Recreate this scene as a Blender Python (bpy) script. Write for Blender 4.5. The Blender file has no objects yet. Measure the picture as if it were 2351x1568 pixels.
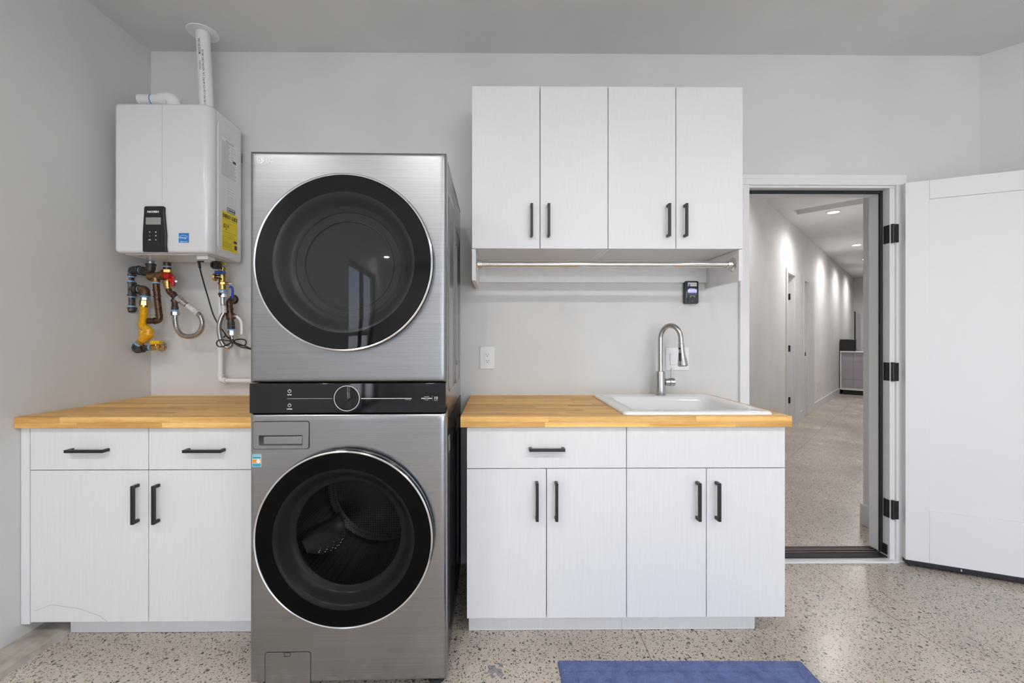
import bpy, math, random
from math import sin, cos, tan, pi, radians, atan2, sqrt, hypot
from mathutils import Vector, Matrix
random.seed(7)
SC = bpy.context.scene
COL = SC.collection

# ------------------------------------------------------------------ camera
F, TH, CX, CY, H = 980.35, 0.0080724, 1153.33, 776.31, 1.226   # focal length in px, yaw, principal point, eye height
cam = bpy.data.cameras.new('camera')
cam_o = bpy.data.objects.new('camera', cam); COL.objects.link(cam_o)
cam.sensor_width = 36; cam.sensor_fit = 'HORIZONTAL'; cam.lens = F / 2351 * 36
cam.shift_x = (1175.5 - CX) / 2351; cam.shift_y = (CY - 784) / 2351
cam.clip_start = .02; cam.clip_end = 200
cam_o.location = (0, 0, H); cam_o.rotation_euler = (pi / 2, 0, -TH)
SC.camera = cam_o

# ------------------------------------------------------------------ world, exposure, lamps' strengths
SC.view_settings.view_transform = 'Standard'; SC.view_settings.look = 'None'
SC.view_settings.gamma = 1; SC.view_settings.use_curve_mapping = False
SC.view_settings.exposure = 0.25
W = bpy.data.worlds.new('sky'); SC.world = W; W.use_nodes = True
nt = W.node_tree; nt.nodes.clear()
wo = nt.nodes.new('ShaderNodeOutputWorld'); wb = nt.nodes.new('ShaderNodeBackground')
tc = nt.nodes.new('ShaderNodeTexCoord'); sx = nt.nodes.new('ShaderNodeSeparateXYZ'); wr = nt.nodes.new('ShaderNodeValToRGB')
nt.links.new(tc.outputs['Generated'], sx.inputs[0])
mp = nt.nodes.new('ShaderNodeMapRange'); mp.inputs[1].default_value = -1; mp.inputs[2].default_value = 1
nt.links.new(sx.outputs[2], mp.inputs[0]); nt.links.new(mp.outputs[0], wr.inputs[0])
e = wr.color_ramp.elements
e[0].position = .0; e[0].color = (.10, .11, .09, 1); e[1].position = 1; e[1].color = (.18, .36, .75, 1)
a = e.new(.495); a.color = (.10, .12, .09, 1); a = e.new(.505); a.color = (.72, .79, .88, 1); a = e.new(.6); a.color = (.42, .56, .82, 1)
nt.links.new(wr.outputs[0], wb.inputs[0]); wb.inputs[1].default_value = 5.4
nt.links.new(wb.outputs[0], wo.inputs[0])
GARAGE_W = 10.8     # watts of each garage downlight
HALL_W = 34.0
sun = bpy.data.lights.new('sun', 'SUN'); sun.energy = 25; sun.angle = .01; sun.color = (1, .93, .83)
sun_o = bpy.data.objects.new('sun', sun); COL.objects.link(sun_o); sun_o.rotation_euler = (radians(-33), 0, 0)   # high over the house, falls only on the outdoor slab added for bounce

# ------------------------------------------------------------------ where things stand: a photo pixel and a real depth give a point
def X(u, y):
    t = (u - CX) / F; return y * (sin(TH) + t * cos(TH)) / (cos(TH) - t * sin(TH))
def P(u, v, y):
    x = X(u, y); d = x * sin(TH) + y * cos(TH); return Vector((x, y, H + (CY - v) * d / F))
def Z(u, v, y): return P(u, v, y).z

# ------------------------------------------------------------------ materials
def mat(name, col=(.8, .8, .8), rough=.5, metal=0, spec=.5, emit=None, es=1, coat=0, aniso=0):
    m = bpy.data.materials.new(name); m.use_nodes = True
    b = m.node_tree.nodes['Principled BSDF']
    b.inputs['Base Color'].default_value = (*col, 1); b.inputs['Roughness'].default_value = rough
    b.inputs['Metallic'].default_value = metal; b.inputs['Specular IOR Level'].default_value = spec
    b.inputs['Coat Weight'].default_value = coat; b.inputs['Coat Roughness'].default_value = .05
    if emit: b.inputs['Emission Color'].default_value = (*emit, 1); b.inputs['Emission Strength'].default_value = es
    return m
def N(m, t, **kw):
    n = m.node_tree.nodes.new(t)
    for k, v in kw.items():
        if k.startswith('i_'): n.inputs[k[2:].replace('_', ' ')].default_value = v
        else: setattr(n, k, v)
    return n
def L(m, a, b): m.node_tree.links.new(a, b)
def bsdf(m): return m.node_tree.nodes['Principled BSDF']
def coords(m, scale=(1, 1, 1), rot=(0, 0, 0)):
    g = N(m, 'ShaderNodeNewGeometry'); mp = N(m, 'ShaderNodeMapping')
    mp.inputs['Scale'].default_value = scale; mp.inputs['Rotation'].default_value = rot
    L(m, g.outputs['Position'], mp.inputs[0]); return mp.outputs[0]
def noise_bump(m, scale=(200,) * 3, strength=.1, dist=.001, detail=2, ns=1.0):
    n = N(m, 'ShaderNodeTexNoise'); n.inputs['Scale'].default_value = ns; n.inputs['Detail'].default_value = detail
    L(m, coords(m, scale), n.inputs['Vector'])
    b = N(m, 'ShaderNodeBump'); b.inputs['Strength'].default_value = strength; b.inputs['Distance'].default_value = dist
    L(m, n.outputs['Fac'], b.inputs['Height']); L(m, b.outputs[0], bsdf(m).inputs['Normal'])
    return n
def ramp(m, src, stops, interp='LINEAR'):
    r = N(m, 'ShaderNodeValToRGB'); r.color_ramp.interpolation = interp
    e = r.color_ramp.elements
    while len(e) < len(stops): e.new(.5)
    for el, (p, c) in zip(e, stops): el.position = p; el.color = (*c, 1) if len(c) == 3 else c
    L(m, src, r.inputs[0]); return r.outputs[0]
def mixc(m, fac, a, b, mode='MIX'):
    x = N(m, 'ShaderNodeMix', data_type='RGBA', blend_type=mode)
    for k, v in ((0, fac), (6, a), (7, b)):
        if hasattr(v, 'links'): L(m, v, x.inputs[k])
        elif k: x.inputs[k].default_value = (*v, 1)
        else: x.inputs[k].default_value = v
    return x.outputs[2]
def math_(m, op, a, b=0.0, c=None):
    x = N(m, 'ShaderNodeMath', operation=op)
    for k, v in enumerate((a, b) if c is None else (a, b, c)):
        if hasattr(v, 'links'): L(m, v, x.inputs[k])
        else: x.inputs[k].default_value = v
    return x.outputs[0]

M = {}
def wallpaint(name, col):
    m = mat(name, col, .75, spec=.25)
    n = noise_bump(m, (130,) * 3, .25, .0012, 3)
    n2 = N(m, 'ShaderNodeTexNoise'); n2.inputs['Scale'].default_value = 2.5; n2.inputs['Detail'].default_value = 4
    L(m, coords(m), n2.inputs['Vector'])
    L(m, ramp(m, n2.outputs['Fac'], [(.3, tuple(c * .96 for c in col)), (.7, tuple(min(1, c * 1.03) for c in col))]), bsdf(m).inputs['Base Color'])
    return m
M['wall'] = wallpaint('wall_paint', (.715, .71, .69))
M['wall_side'] = wallpaint('wall_paint_side', (.69, .685, .665))
M['ceil'] = wallpaint('ceiling_paint', (.75, .75, .74))
M['hallwall'] = wallpaint('hall_paint', (.82, .81, .80))
M['hallceil'] = wallpaint('hall_ceiling_paint', (.80, .80, .80))
M['trim'] = mat('trim_white', (.80, .80, .80), .4)
M['doorwhite'] = mat('door_white', (.80, .80, .80), .42); noise_bump(M['doorwhite'], (300,) * 3, .05, .0006)
M['porcelain'] = mat('porcelain', (.90, .90, .89), .08, coat=.5)
M['plasticw'] = mat('plastic_white', (.82, .82, .81), .3)
M['pvc'] = mat('pvc_white', (.88, .88, .87), .3)
M['heater'] = mat('heater_enamel', (.77, .775, .79), .22, coat=.3)
M['black'] = mat('black_metal', (.012, .012, .013), .38)
M['blackp'] = mat('black_plastic', (.014, .014, .015), .3)
M['blackrub'] = mat('black_rubber', (.015, .015, .016), .6)
M['gloss'] = mat('black_gloss', (.006, .006, .007), .04)
M['chrome'] = mat('chrome', (.75, .74, .72), .09, 1)
M['steel'] = mat('corrugated_steel', (.62, .61, .59), .2, 1)
M['ring'] = mat('polished_ring', (.85, .85, .86), .12, 1)
M['print'] = mat('print_dark', (.03, .03, .03), .5)
M['printw'] = mat('print_white', (.85, .85, .85), .4)
M['grayp'] = mat('print_grey', (.30, .30, .30), .5)
M['red'] = mat('red_handle', (.55, .015, .02), .25)
M['blue'] = mat('blue_handle', (.015, .06, .40), .3)
M['yellow'] = mat('yellow_coating', (.90, .52, .0), .35)
M['sticker'] = mat('sticker_yellow', (.86, .66, .0), .45)
M['stickb'] = mat('sticker_blue', (.02, .22, .60), .4)
M['teal'] = mat('sticker_teal', (.03, .35, .46), .4)
M['orange'] = mat('sticker_orange', (.80, .30, .04), .4)
M['tape'] = mat('blue_thread_tape', (.22, .45, .72), .5)
M['lcd'] = mat('lcd_grey', (.32, .33, .30), .3)
M['screen'] = mat('lit_screen', (.2, .2, .6), .3, emit=(.30, .30, .95), es=1.3)
M['bounce_slab'] = mat('bounce_slab_concrete', (.62, .61, .58), .8)
M['peng'] = mat('painted_peninsula', (.42, .39, .46), .4)
M['tvgrey'] = mat('screen_grey', (.36, .34, .35), .3)

def laminate():
    m = mat('white_linear_laminate', (.80, .80, .805), .38)
    n = N(m, 'ShaderNodeTexNoise'); n.inputs['Scale'].default_value = 1; n.inputs['Detail'].default_value = 3
    L(m, coords(m, (420, 420, 9)), n.inputs['Vector'])
    L(m, ramp(m, n.outputs['Fac'], [(.25, (.775, .775, .775)), (.75, (.82, .82, .82))]), bsdf(m).inputs['Base Color'])
    b = N(m, 'ShaderNodeBump'); b.inputs['Strength'].default_value = .22; b.inputs['Distance'].default_value = .0006
    L(m, n.outputs['Fac'], b.inputs['Height']); L(m, b.outputs[0], bsdf(m).inputs['Normal'])
    return m
M['lam'] = laminate()
M['lamh'] = mat('laminate_inner', (.74, .73, .72), .5)

def brushed(name, lo, hi, rough, sc=(3, 3, 700)):
    m = mat(name, lo, rough, 1)
    n = N(m, 'ShaderNodeTexNoise'); n.inputs['Scale'].default_value = 1; n.inputs['Detail'].default_value = 4
    L(m, coords(m, sc), n.inputs['Vector'])
    L(m, ramp(m, n.outputs['Fac'], [(.3, lo), (.7, hi)]), bsdf(m).inputs['Base Color'])
    L(m, math_(m, 'MULTIPLY_ADD', n.outputs['Fac'], .10, rough - .05), bsdf(m).inputs['Roughness'])
    b = N(m, 'ShaderNodeBump'); b.inputs['Strength'].default_value = .12; b.inputs['Distance'].default_value = .0004
    L(m, n.outputs['Fac'], b.inputs['Height']); L(m, b.outputs[0], bsdf(m).inputs['Normal'])
    return m
M['brush'] = brushed('brushed_steel', (.28, .28, .284), (.35, .35, .355), .36)
M['brushd'] = brushed('brushed_graphite', (.34, .34, .348), (.40, .40, .408), .24)
M['brushside'] = brushed('side_steel', (.36, .36, .36), (.42, .42, .42), .2)
M['sided'] = mat('side_graphite', (.10, .10, .105), .22, .9)
M['nickel'] = brushed('brushed_nickel', (.46, .45, .44), (.58, .57, .56), .24, (400, 400, 4))

def mottled(name, cols, rough, metal, scale=60):
    m = mat(name, cols[0], rough, metal)
    n = N(m, 'ShaderNodeTexNoise'); n.inputs['Scale'].default_value = scale; n.inputs['Detail'].default_value = 5
    L(m, coords(m), n.inputs['Vector'])
    k = len(cols)
    L(m, ramp(m, n.outputs['Fac'], [(.32 + .36 * i / (k - 1), c) for i, c in enumerate(cols)]), bsdf(m).inputs['Base Color'])
    b = N(m, 'ShaderNodeBump'); b.inputs['Strength'].default_value = .3; b.inputs['Distance'].default_value = .001
    L(m, n.outputs['Fac'], b.inputs['Height']); L(m, b.outputs[0], bsdf(m).inputs['Normal'])
    return m
M['iron'] = mottled('black_iron', [(.035, .035, .035), (.07, .068, .066), (.11, .105, .10)], .42, .5)
M['rust'] = mottled('rusted_iron', [(.06, .045, .04), (.16, .07, .03), (.10, .08, .07)], .5, .5)
M['aged'] = mottled('aged_copper', [(.045, .032, .025), (.15, .075, .045), (.07, .05, .04)], .35, .7)
M['bronze'] = mottled('bronze', [(.20, .11, .055), (.34, .20, .10)], .35, .9)
M['brass'] = mottled('brass', [(.55, .36, .12), (.75, .52, .20)], .22, 1)
M['amber'] = mottled('amber_coating', [(.70, .34, .01), (.85, .48, .03)], .25, .1)
M['zinc'] = mottled('zinc', [(.38, .38, .38), (.55, .55, .55)], .3, 1)
M['sleeve'] = mottled('printed_sleeve', [(.55, .54, .54), (.80, .79, .78)], .3, .1, 120)

def wood():
    m = mat('butcher_block', (.62, .38, .16), .46, spec=.3)
    oi = N(m, 'ShaderNodeObjectInfo')
    g = N(m, 'ShaderNodeNewGeometry'); mpg = N(m, 'ShaderNodeMapping'); mpg.inputs['Scale'].default_value = (2.2, 30, 30)
    add = N(m, 'ShaderNodeVectorMath', operation='ADD'); sc = N(m, 'ShaderNodeVectorMath', operation='SCALE'); sc.inputs[3].default_value = 37
    cmb = N(m, 'ShaderNodeCombineXYZ')
    for i in range(3): L(m, oi.outputs['Random'], cmb.inputs[i])
    L(m, cmb.outputs[0], sc.inputs[0]); L(m, g.outputs['Position'], add.inputs[0]); L(m, sc.outputs[0], add.inputs[1]); L(m, add.outputs[0], mpg.inputs[0])
    n = N(m, 'ShaderNodeTexNoise'); n.inputs['Scale'].default_value = 1; n.inputs['Detail'].default_value = 5; n.inputs['Distortion'].default_value = .7
    L(m, mpg.outputs[0], n.inputs['Vector'])
    c1 = ramp(m, n.outputs['Fac'], [(.22, (.62, .32, .085)), (.5, (.90, .55, .19)), (.78, (1.0, .71, .31))])
    n2 = N(m, 'ShaderNodeTexNoise'); n2.inputs['Scale'].default_value = 8; n2.inputs['Detail'].default_value = 3
    mp2 = N(m, 'ShaderNodeMapping'); mp2.inputs['Scale'].default_value = (3, 60, 60); L(m, add.outputs[0], mp2.inputs[0]); L(m, mp2.outputs[0], n2.inputs['Vector'])
    c2 = mixc(m, .55, c1, ramp(m, n2.outputs['Fac'], [(.35, (.78, .72, .64)), (.6, (1, 1, 1))]), 'MULTIPLY')
    tone = ramp(m, oi.outputs['Random'], [(0, (.80, .74, .66)), (.5, (1, .97, .92)), (1, (1.12, 1.1, 1.05))])
    L(m, mixc(m, 1.0, c2, tone, 'MULTIPLY'), bsdf(m).inputs['Base Color'])
    return m
M['wood'] = wood()

# polished concrete with exposed aggregate and saw-cut joints
def terrazzo(lines):
    m = mat('polished_concrete', (.42, .37, .32), .25)
    co = coords(m)
    warp = N(m, 'ShaderNodeTexNoise'); warp.inputs['Scale'].default_value = 90; L(m, co, warp.inputs['Vector'])
    wv = N(m, 'ShaderNodeVectorMath', operation='MULTIPLY_ADD'); wv.inputs[1].default_value = (.008,) * 3
    L(m, warp.outputs['Color'], wv.inputs[0]); L(m, co, wv.inputs[2])
    n = N(m, 'ShaderNodeTexNoise'); n.inputs['Scale'].default_value = 2.2; n.inputs['Detail'].default_value = 5; L(m, co, n.inputs['Vector'])
    base = ramp(m, n.outputs['Fac'], [(.3, (.53, .46, .39)), (.55, (.62, .545, .465)), (.75, (.68, .61, .53))])
    n3 = N(m, 'ShaderNodeTexNoise'); n3.inputs['Scale'].default_value = 420; n3.inputs['Detail'].default_value = 2; L(m, co, n3.inputs['Vector'])
    base = mixc(m, .45, base, ramp(m, n3.outputs['Fac'], [(.35, (.62, .60, .57)), (.6, (1.05, 1.03, 1.0))]), 'MULTIPLY')
    col = base
    for scale, rad, keep, pal in ((52, .44, .42, 0), (90, .46, .55, 1), (170, .46, .50, 2)):
        v = N(m, 'ShaderNodeTexVoronoi'); v.inputs['Scale'].default_value = scale; L(m, wv.outputs[0], v.inputs['Vector'])
        sep = N(m, 'ShaderNodeSeparateColor'); L(m, v.outputs['Color'], sep.inputs[0])
        inside = math_(m, 'LESS_THAN', v.outputs['Distance'], math_(m, 'MULTIPLY_ADD', sep.outputs[2], rad * .55, rad * .40))
        pick = math_(m, 'LESS_THAN', sep.outputs[0], keep)
        stone = ramp(m, sep.outputs[1], [(0, (.06, .063, .06)), (.24, (.11, .115, .105)), (.42, (.20, .20, .18)), (.56, (.30, .20, .125)), (.68, (.16, .10, .08)), (.77, (.72, .68, .62)), (.85, (.27, .26, .23))], 'CONSTANT')
        col = mixc(m, math_(m, 'MULTIPLY', inside, pick), col, stone)
    sp = N(m, 'ShaderNodeSeparateXYZ'); L(m, co, sp.inputs[0])
    tot = None
    for (x0, y0), (x1, y1) in lines:
        d = hypot(x1 - x0, y1 - y0); nx, ny = -(y1 - y0) / d, (x1 - x0) / d
        v = math_(m, 'ADD', math_(m, 'MULTIPLY', sp.outputs[0], nx), math_(m, 'MULTIPLY', sp.outputs[1], ny))
        v = math_(m, 'ABSOLUTE', math_(m, 'SUBTRACT', v, nx * x0 + ny * y0))
        v = math_(m, 'LESS_THAN', v, .0018)
        s = math_(m, 'ADD', math_(m, 'MULTIPLY', sp.outputs[0], (x1 - x0) / d), math_(m, 'MULTIPLY', sp.outputs[1], (y1 - y0) / d))
        s0 = ((x1 - x0) * x0 + (y1 - y0) * y0) / d
        v = math_(m, 'MULTIPLY', v, math_(m, 'MULTIPLY', math_(m, 'GREATER_THAN', s, s0), math_(m, 'LESS_THAN', s, s0 + d)))
        tot = v if tot is None else math_(m, 'MAXIMUM', tot, v)
    col = mixc(m, math_(m, 'MULTIPLY', tot, .7), col, (.10, .085, .07))
    # blue paint smudge on the slab
    vd = N(m, 'ShaderNodeVectorMath', operation='DISTANCE'); vd.inputs[1].default_value = (-.012, 1.575, 0)
    L(m, co, vd.inputs[0])
    sm = N(m, 'ShaderNodeTexNoise'); sm.inputs['Scale'].default_value = 45; L(m, co, sm.inputs['Vector'])
    f = math_(m, 'LESS_THAN', math_(m, 'MULTIPLY_ADD', sm.outputs['Fac'], .09, vd.outputs['Value']), .072)
    col = mixc(m, math_(m, 'MULTIPLY', f, .6), col, (.10, .12, .20))
    L(m, col, bsdf(m).inputs['Base Color'])
    L(m, math_(m, 'MULTIPLY_ADD', n.outputs['Fac'], .25, .12), bsdf(m).inputs['Roughness'])
    return m
def G(u, v):
    d = H * F / (v - CY); l = (u - CX) / F * d
    return (l * cos(TH) + d * sin(TH), d * cos(TH) - l * sin(TH))
M['floor'] = terrazzo([(G(1850, 1293), G(2300, 1572)), (G(1455, 1425), G(1500, 1525)), (G(1780, 1080), G(1978, 902))])
M['concrete'] = mottled('rough_concrete', [(.36, .32, .27), (.48, .43, .37), (.56, .51, .45)], .8, 0, 14)
M['rug'] = mottled('blue_chenille', [(.10, .135, .30), (.155, .205, .42)], .95, 0, 25)
M['sill'] = mat('bronze_sill', (.115, .085, .085), .35, .6)
M['drainsteel'] = mat('drain_steel', (.5, .5, .5), .25, 1)  # plain steel of the sink drain
M['drum'] = mat('drum_steel', (.30, .30, .31), .28, 1)
def drum_mat():
    m = M['drum']; v = N(m, 'ShaderNodeTexVoronoi'); v.inputs['Scale'].default_value = 95; v.inputs['Randomness'].default_value = .1
    L(m, coords(m), v.inputs['Vector'])
    f = math_(m, 'LESS_THAN', v.outputs['Distance'], .30)
    L(m, mixc(m, f, (.20, .20, .21), (.01, .01, .01)), bsdf(m).inputs['Base Color'])
drum_mat()
M['ringdark'] = mat('dark_ring', (.05, .05, .051), .28)
M['bandblack'] = mat('black_band', (.003, .003, .003), .5, spec=.2)
M['lifter'] = mat('lifter_grey', (.45, .45, .46), .25, .6)
def smoked(name, tint, rough=.015, ior=1.5):
    m = bpy.data.materials.new(name); m.use_nodes = True; t = m.node_tree; t.nodes.clear()
    o = t.nodes.new('ShaderNodeOutputMaterial'); mx = t.nodes.new('ShaderNodeMixShader'); tr = t.nodes.new('ShaderNodeBsdfTransparent'); gl = t.nodes.new('ShaderNodeBsdfGlossy'); fr = t.nodes.new('ShaderNodeFresnel')
    fr.inputs[0].default_value = ior; tr.inputs[0].default_value = (tint, tint, tint, 1); gl.inputs[1].default_value = rough
    ge = t.nodes.new('ShaderNodeNewGeometry'); mm = t.nodes.new('ShaderNodeMath'); mm.operation = 'SUBTRACT'; mm.inputs[0].default_value = 1; t.links.new(ge.outputs['Backfacing'], mm.inputs[1])
    mu = t.nodes.new('ShaderNodeMath'); mu.operation = 'MULTIPLY'; t.links.new(mm.outputs[0], mu.inputs[0]); t.links.new(fr.outputs[0], mu.inputs[1])
    t.links.new(mu.outputs[0], mx.inputs[0]); t.links.new(tr.outputs[0], mx.inputs[1]); t.links.new(gl.outputs[0], mx.inputs[2]); t.links.new(mx.outputs[0], o.inputs[0])
    return m
M['glass_d'] = smoked('smoked_glass_dryer', .60, ior=1.42)
M['glass_w'] = smoked('smoked_glass_washer', .46, ior=1.2)
M['port'] = smoked('porthole_glass', .88, ior=1.3)
M['clear'] = smoked('clear_glass', .93)
M['lampglow'] = mat('lamp_glow', (1, 1, 1), .5, emit=(1, .97, .93), es=14)

# ------------------------------------------------------------------ object helpers
ORG = {}
def props(o, label=None, cat=None, group=None, kind=None):
    if label: o['label'] = label
    if cat: o['category'] = cat
    if group: o['group'] = group
    if kind: o['kind'] = kind
    return o
def thing(name, label, cat, loc=(0, 0, 0), rotz=0, group=None, local=False, kind=None):
    o = bpy.data.objects.new(name, None); COL.objects.link(o); o.empty_display_size = .05
    o.location = loc; o.rotation_euler = (0, 0, rotz)
    ORG[o.name] = Vector((0, 0, 0)) if local else Vector(loc)
    return props(o, label, cat, group, kind)

class MB:
    def __init__(s): s.v = []; s.f = []
    def add(s, vs, fs):
        b = len(s.v); s.v += [tuple(v) for v in vs]; s.f += [tuple(i + b for i in f) for f in fs]; return s
    def box(s, x0, x1, y0, y1, z0, z1):
        return s.add([(x0, y0, z0), (x1, y0, z0), (x1, y1, z0), (x0, y1, z0), (x0, y0, z1), (x1, y0, z1), (x1, y1, z1), (x0, y1, z1)],
                     [(0, 3, 2, 1), (4, 5, 6, 7), (0, 1, 5, 4), (1, 2, 6, 5), (2, 3, 7, 6), (3, 0, 4, 7)])
    def prism(s, poly, z0, z1):
        n = len(poly)
        return s.add([(x, y, z0) for x, y in poly] + [(x, y, z1) for x, y in poly],
                     [tuple(range(n))[::-1], tuple(range(n, 2 * n))] + [(i, (i + 1) % n, n + (i + 1) % n, n + i) for i in range(n)])
    def loft(s, loops, cap0=True, cap1=True):
        n = len(loops[0]); vs = [p for l in loops for p in l]; fs = []
        for k in range(len(loops) - 1):
            for i in range(n):
                j = (i + 1) % n; fs.append((k * n + i, k * n + j, (k + 1) * n + j, (k + 1) * n + i))
        if cap0: fs.append(tuple(range(n))[::-1])
        if cap1: fs.append(tuple((len(loops) - 1) * n + i for i in range(n)))
        return s.add(vs, fs)
    def tube(s, pts, r, seg=16, cap=True, smooth_n=0):
        pts = [Vector(p) for p in pts]
        if smooth_n: pts = catmull(pts, smooth_n)
        rs = r if isinstance(r, (list, tuple)) else [r] * len(pts)
        if len(rs) != len(pts):
            k = len(rs) - 1; rs = [rs[min(k, int(i / (len(pts) - 1) * k))] for i in range(len(pts))]
        loops = []; t0 = (pts[1] - pts[0]).normalized()
        up = Vector((0, 0, 1)) if abs(t0.z) < .9 else Vector((0, 1, 0))
        nrm = (up - t0 * up.dot(t0)).normalized()
        for i, p in enumerate(pts):
            t = (pts[min(i + 1, len(pts) - 1)] - pts[max(i - 1, 0)])
            if t.length < 1e-9: t = t0
            t.normalize(); nrm = (nrm - t * nrm.dot(t)).normalized(); b = t.cross(nrm)
            loops.append([p + (nrm * cos(2 * pi * k / seg) + b * sin(2 * pi * k / seg)) * rs[i] for k in range(seg)])
        return s.loft(loops, cap, cap)
    def lathe(s, prof, c, axis='y', seg=48):     # prof: (radius, distance along axis)
        c = Vector(c); loops = []
        A = {'x': Vector((1, 0, 0)), 'y': Vector((0, 1, 0)), 'z': Vector((0, 0, 1))}[axis] if isinstance(axis, str) else Vector(axis).normalized()
        u = Vector((0, 0, 1)) if abs(A.z) < .9 else Vector((1, 0, 0)); u = (u - A * u.dot(A)).normalized(); w = A.cross(u)
        for r, t in prof: loops.append([c + A * t + (u * cos(2 * pi * k / seg) + w * sin(2 * pi * k / seg)) * max(r, 1e-5) for k in range(seg)])
        return s.loft(loops, prof[0][0] > 1e-4, prof[-1][0] > 1e-4)
    def ring(s, r0, r1, y0, y1, c, seg=96, axis='y'):   # rectangular-section ring round an axis
        c = Vector(c); loops = []
        A = {'x': Vector((1, 0, 0)), 'y': Vector((0, 1, 0)), 'z': Vector((0, 0, 1))}[axis]
        u = Vector((0, 0, 1)) if abs(A.z) < .9 else Vector((1, 0, 0)); w = A.cross(u)
        for r, t in ((r0, y0), (r1, y0), (r1, y1), (r0, y1), (r0, y0)): loops.append([c + A * t + (u * cos(2 * pi * k / seg) + w * sin(2 * pi * k / seg)) * r for k in range(seg)])
        return s.loft(loops, False, False)
    def build(s, name, m, parent=None, smooth=False, bevel=0, seg=2, label=None, cat=None, group=None, kind=None, ang=35, subdiv=0):
        me = bpy.data.meshes.new(name)
        off = ORG.get(parent.name, Vector((0, 0, 0))) if parent else Vector((0, 0, 0))
        loc = Vector((0, 0, 0))
        if parent is None and kind != 'structure' and s.v:
            xs = [v[0] for v in s.v]; ys = [v[1] for v in s.v]; zs = [v[2] for v in s.v]
            off = loc = Vector(((min(xs) + max(xs)) / 2, (min(ys) + max(ys)) / 2, min(zs)))
        me.from_pydata([(v[0] - off.x, v[1] - off.y, v[2] - off.z) for v in s.v], [], s.f)
        me.update(); me.validate()
        if isinstance(m, str): m = M[m]
        me.materials.append(m)
        import bmesh
        bm = bmesh.new(); bm.from_mesh(me); bmesh.ops.recalc_face_normals(bm, faces=bm.faces); bm.to_mesh(me); bm.free()
        if smooth or bevel:
            for p in me.polygons: p.use_smooth = True
            me.set_sharp_from_angle(angle=radians(ang))
        o = bpy.data.objects.new(name, me); COL.objects.link(o); o.location = loc
        if parent: o.parent = parent
        ORG[o.name] = off
        if bevel:
            b = o.modifiers.new('bevel', 'BEVEL'); b.width = bevel; b.segments = seg; b.limit_method = 'ANGLE'; b.angle_limit = radians(40); b.harden_normals = False
        return props(o, label, cat, group, kind)
def catmull(p, n):
    out = []; q = [p[0] * 2 - p[1]] + p + [p[-1] * 2 - p[-2]]
    for i in range(1, len(q) - 2):
        for k in range(n):
            t = k / n
            out.append(.5 * ((2 * q[i]) + (q[i + 1] - q[i - 1]) * t + (2 * q[i - 1] - 5 * q[i] + 4 * q[i + 1] - q[i + 2]) * t * t + (3 * q[i] - q[i - 1] - 3 * q[i + 1] + q[i + 2]) * t ** 3))
    out.append(p[-1]); return out
def rrect(x0, x1, y0, y1, r, n=6):
    out = []
    for cx, cy, a in ((x1 - r, y0 + r, -90), (x1 - r, y1 - r, 0), (x0 + r, y1 - r, 90), (x0 + r, y0 + r, 180)):
        for k in range(n + 1):
            t = radians(a + 90 * k / n); out.append((cx + r * cos(t), cy + r * sin(t)))
    return out
def rbox_xz(x0, x1, z0, z1, r, y0, y1, n=6, mb=None):   # plate in the x-z plane with rounded corners
    mb = mb or MB(); p = rrect(x0, x1, z0, z1, r, n)
    return mb.loft([[(a, y, b) for a, b in p] for y in (y0, y1)])
def frame_xz(x0, x1, z0, z1, w, r, y0, y1, mb=None):     # thin rounded rectangular frame
    mb = mb or MB(); a = rrect(x0, x1, z0, z1, r, 5); b = rrect(x0 + w, x1 - w, z0 + w, z1 - w, max(r - w, .0005), 5)
    return mb.loft([[(p[0], y0, p[1]) for p in a], [(p[0], y1, p[1]) for p in a], [(p[0], y1, p[1]) for p in b], [(p[0], y0, p[1]) for p in b], [(p[0], y0, p[1]) for p in a]], False, False)
def box(name, m, parent, *b, bevel=.0015, seg=2, **kw): return MB().box(*b).build(name, m, parent, bevel=bevel, seg=seg, **kw)

_dg = None
def text(name, body, size, loc, m, parent, rot=(pi / 2, 0, 0), align='LEFT', ext=.0002, sx=1.0, bold=0.0, **kw):
    cu = bpy.data.curves.new(name, 'FONT'); cu.body = body; cu.size = size; cu.align_x = align; cu.extrude = ext; cu.resolution_u = 2; cu.offset = bold
    o = bpy.data.objects.new('tmp', cu); COL.objects.link(o)
    dg = bpy.context.evaluated_depsgraph_get(); dg.update()
    me = bpy.data.meshes.new_from_object(o.evaluated_get(dg)); bpy.data.objects.remove(o); bpy.data.curves.remove(cu)
    from mathutils import Euler
    off = ORG.get(parent.name, Vector((0, 0, 0)))
    mt = Matrix.Translation(Vector(loc) - off) @ Euler(rot).to_matrix().to_4x4() @ Matrix.Diagonal((sx, 1, 1, 1))
    me.transform(mt); me.materials.clear(); me.materials.append(M[m])
    q = bpy.data.objects.new(name, me); COL.objects.link(q); q.parent = parent; ORG[q.name] = off
    return props(q, **kw)

# ================================================================== SETTING
D = 2.334          # laundry wall
HC = 2.783         # ceiling
def lx(y): return -1.889 - .033 * (D - y)          # left wall, very slightly out of square
YR = -6.4
XR = 4.9
DX0, DX1, DZ = 1.365, 2.147, 2.05                  # clear door opening
xc = 2.653                                          # start of the diagonal wall
yd = D - (XR - xc)

floor = MB().prism([(lx(YR) - .2, YR - .2), (12.5, YR - .2), (12.5, 15), (-2.2, 15)], -.12, 0).build('floor', 'floor', kind='structure', label='polished grey-beige concrete floor with exposed dark pebbles and thin saw cuts', cat='floor')
MB().prism([(lx(YR) - .2, YR - .2), (XR + .2, YR - .2), (XR + .2, yd), (xc + .2, D + .08), (-2.2, D + .08)], HC, HC + .12).build('ceiling', 'ceil', kind='structure', label='flat grey ceiling over the laundry area', cat='ceiling')
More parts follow.
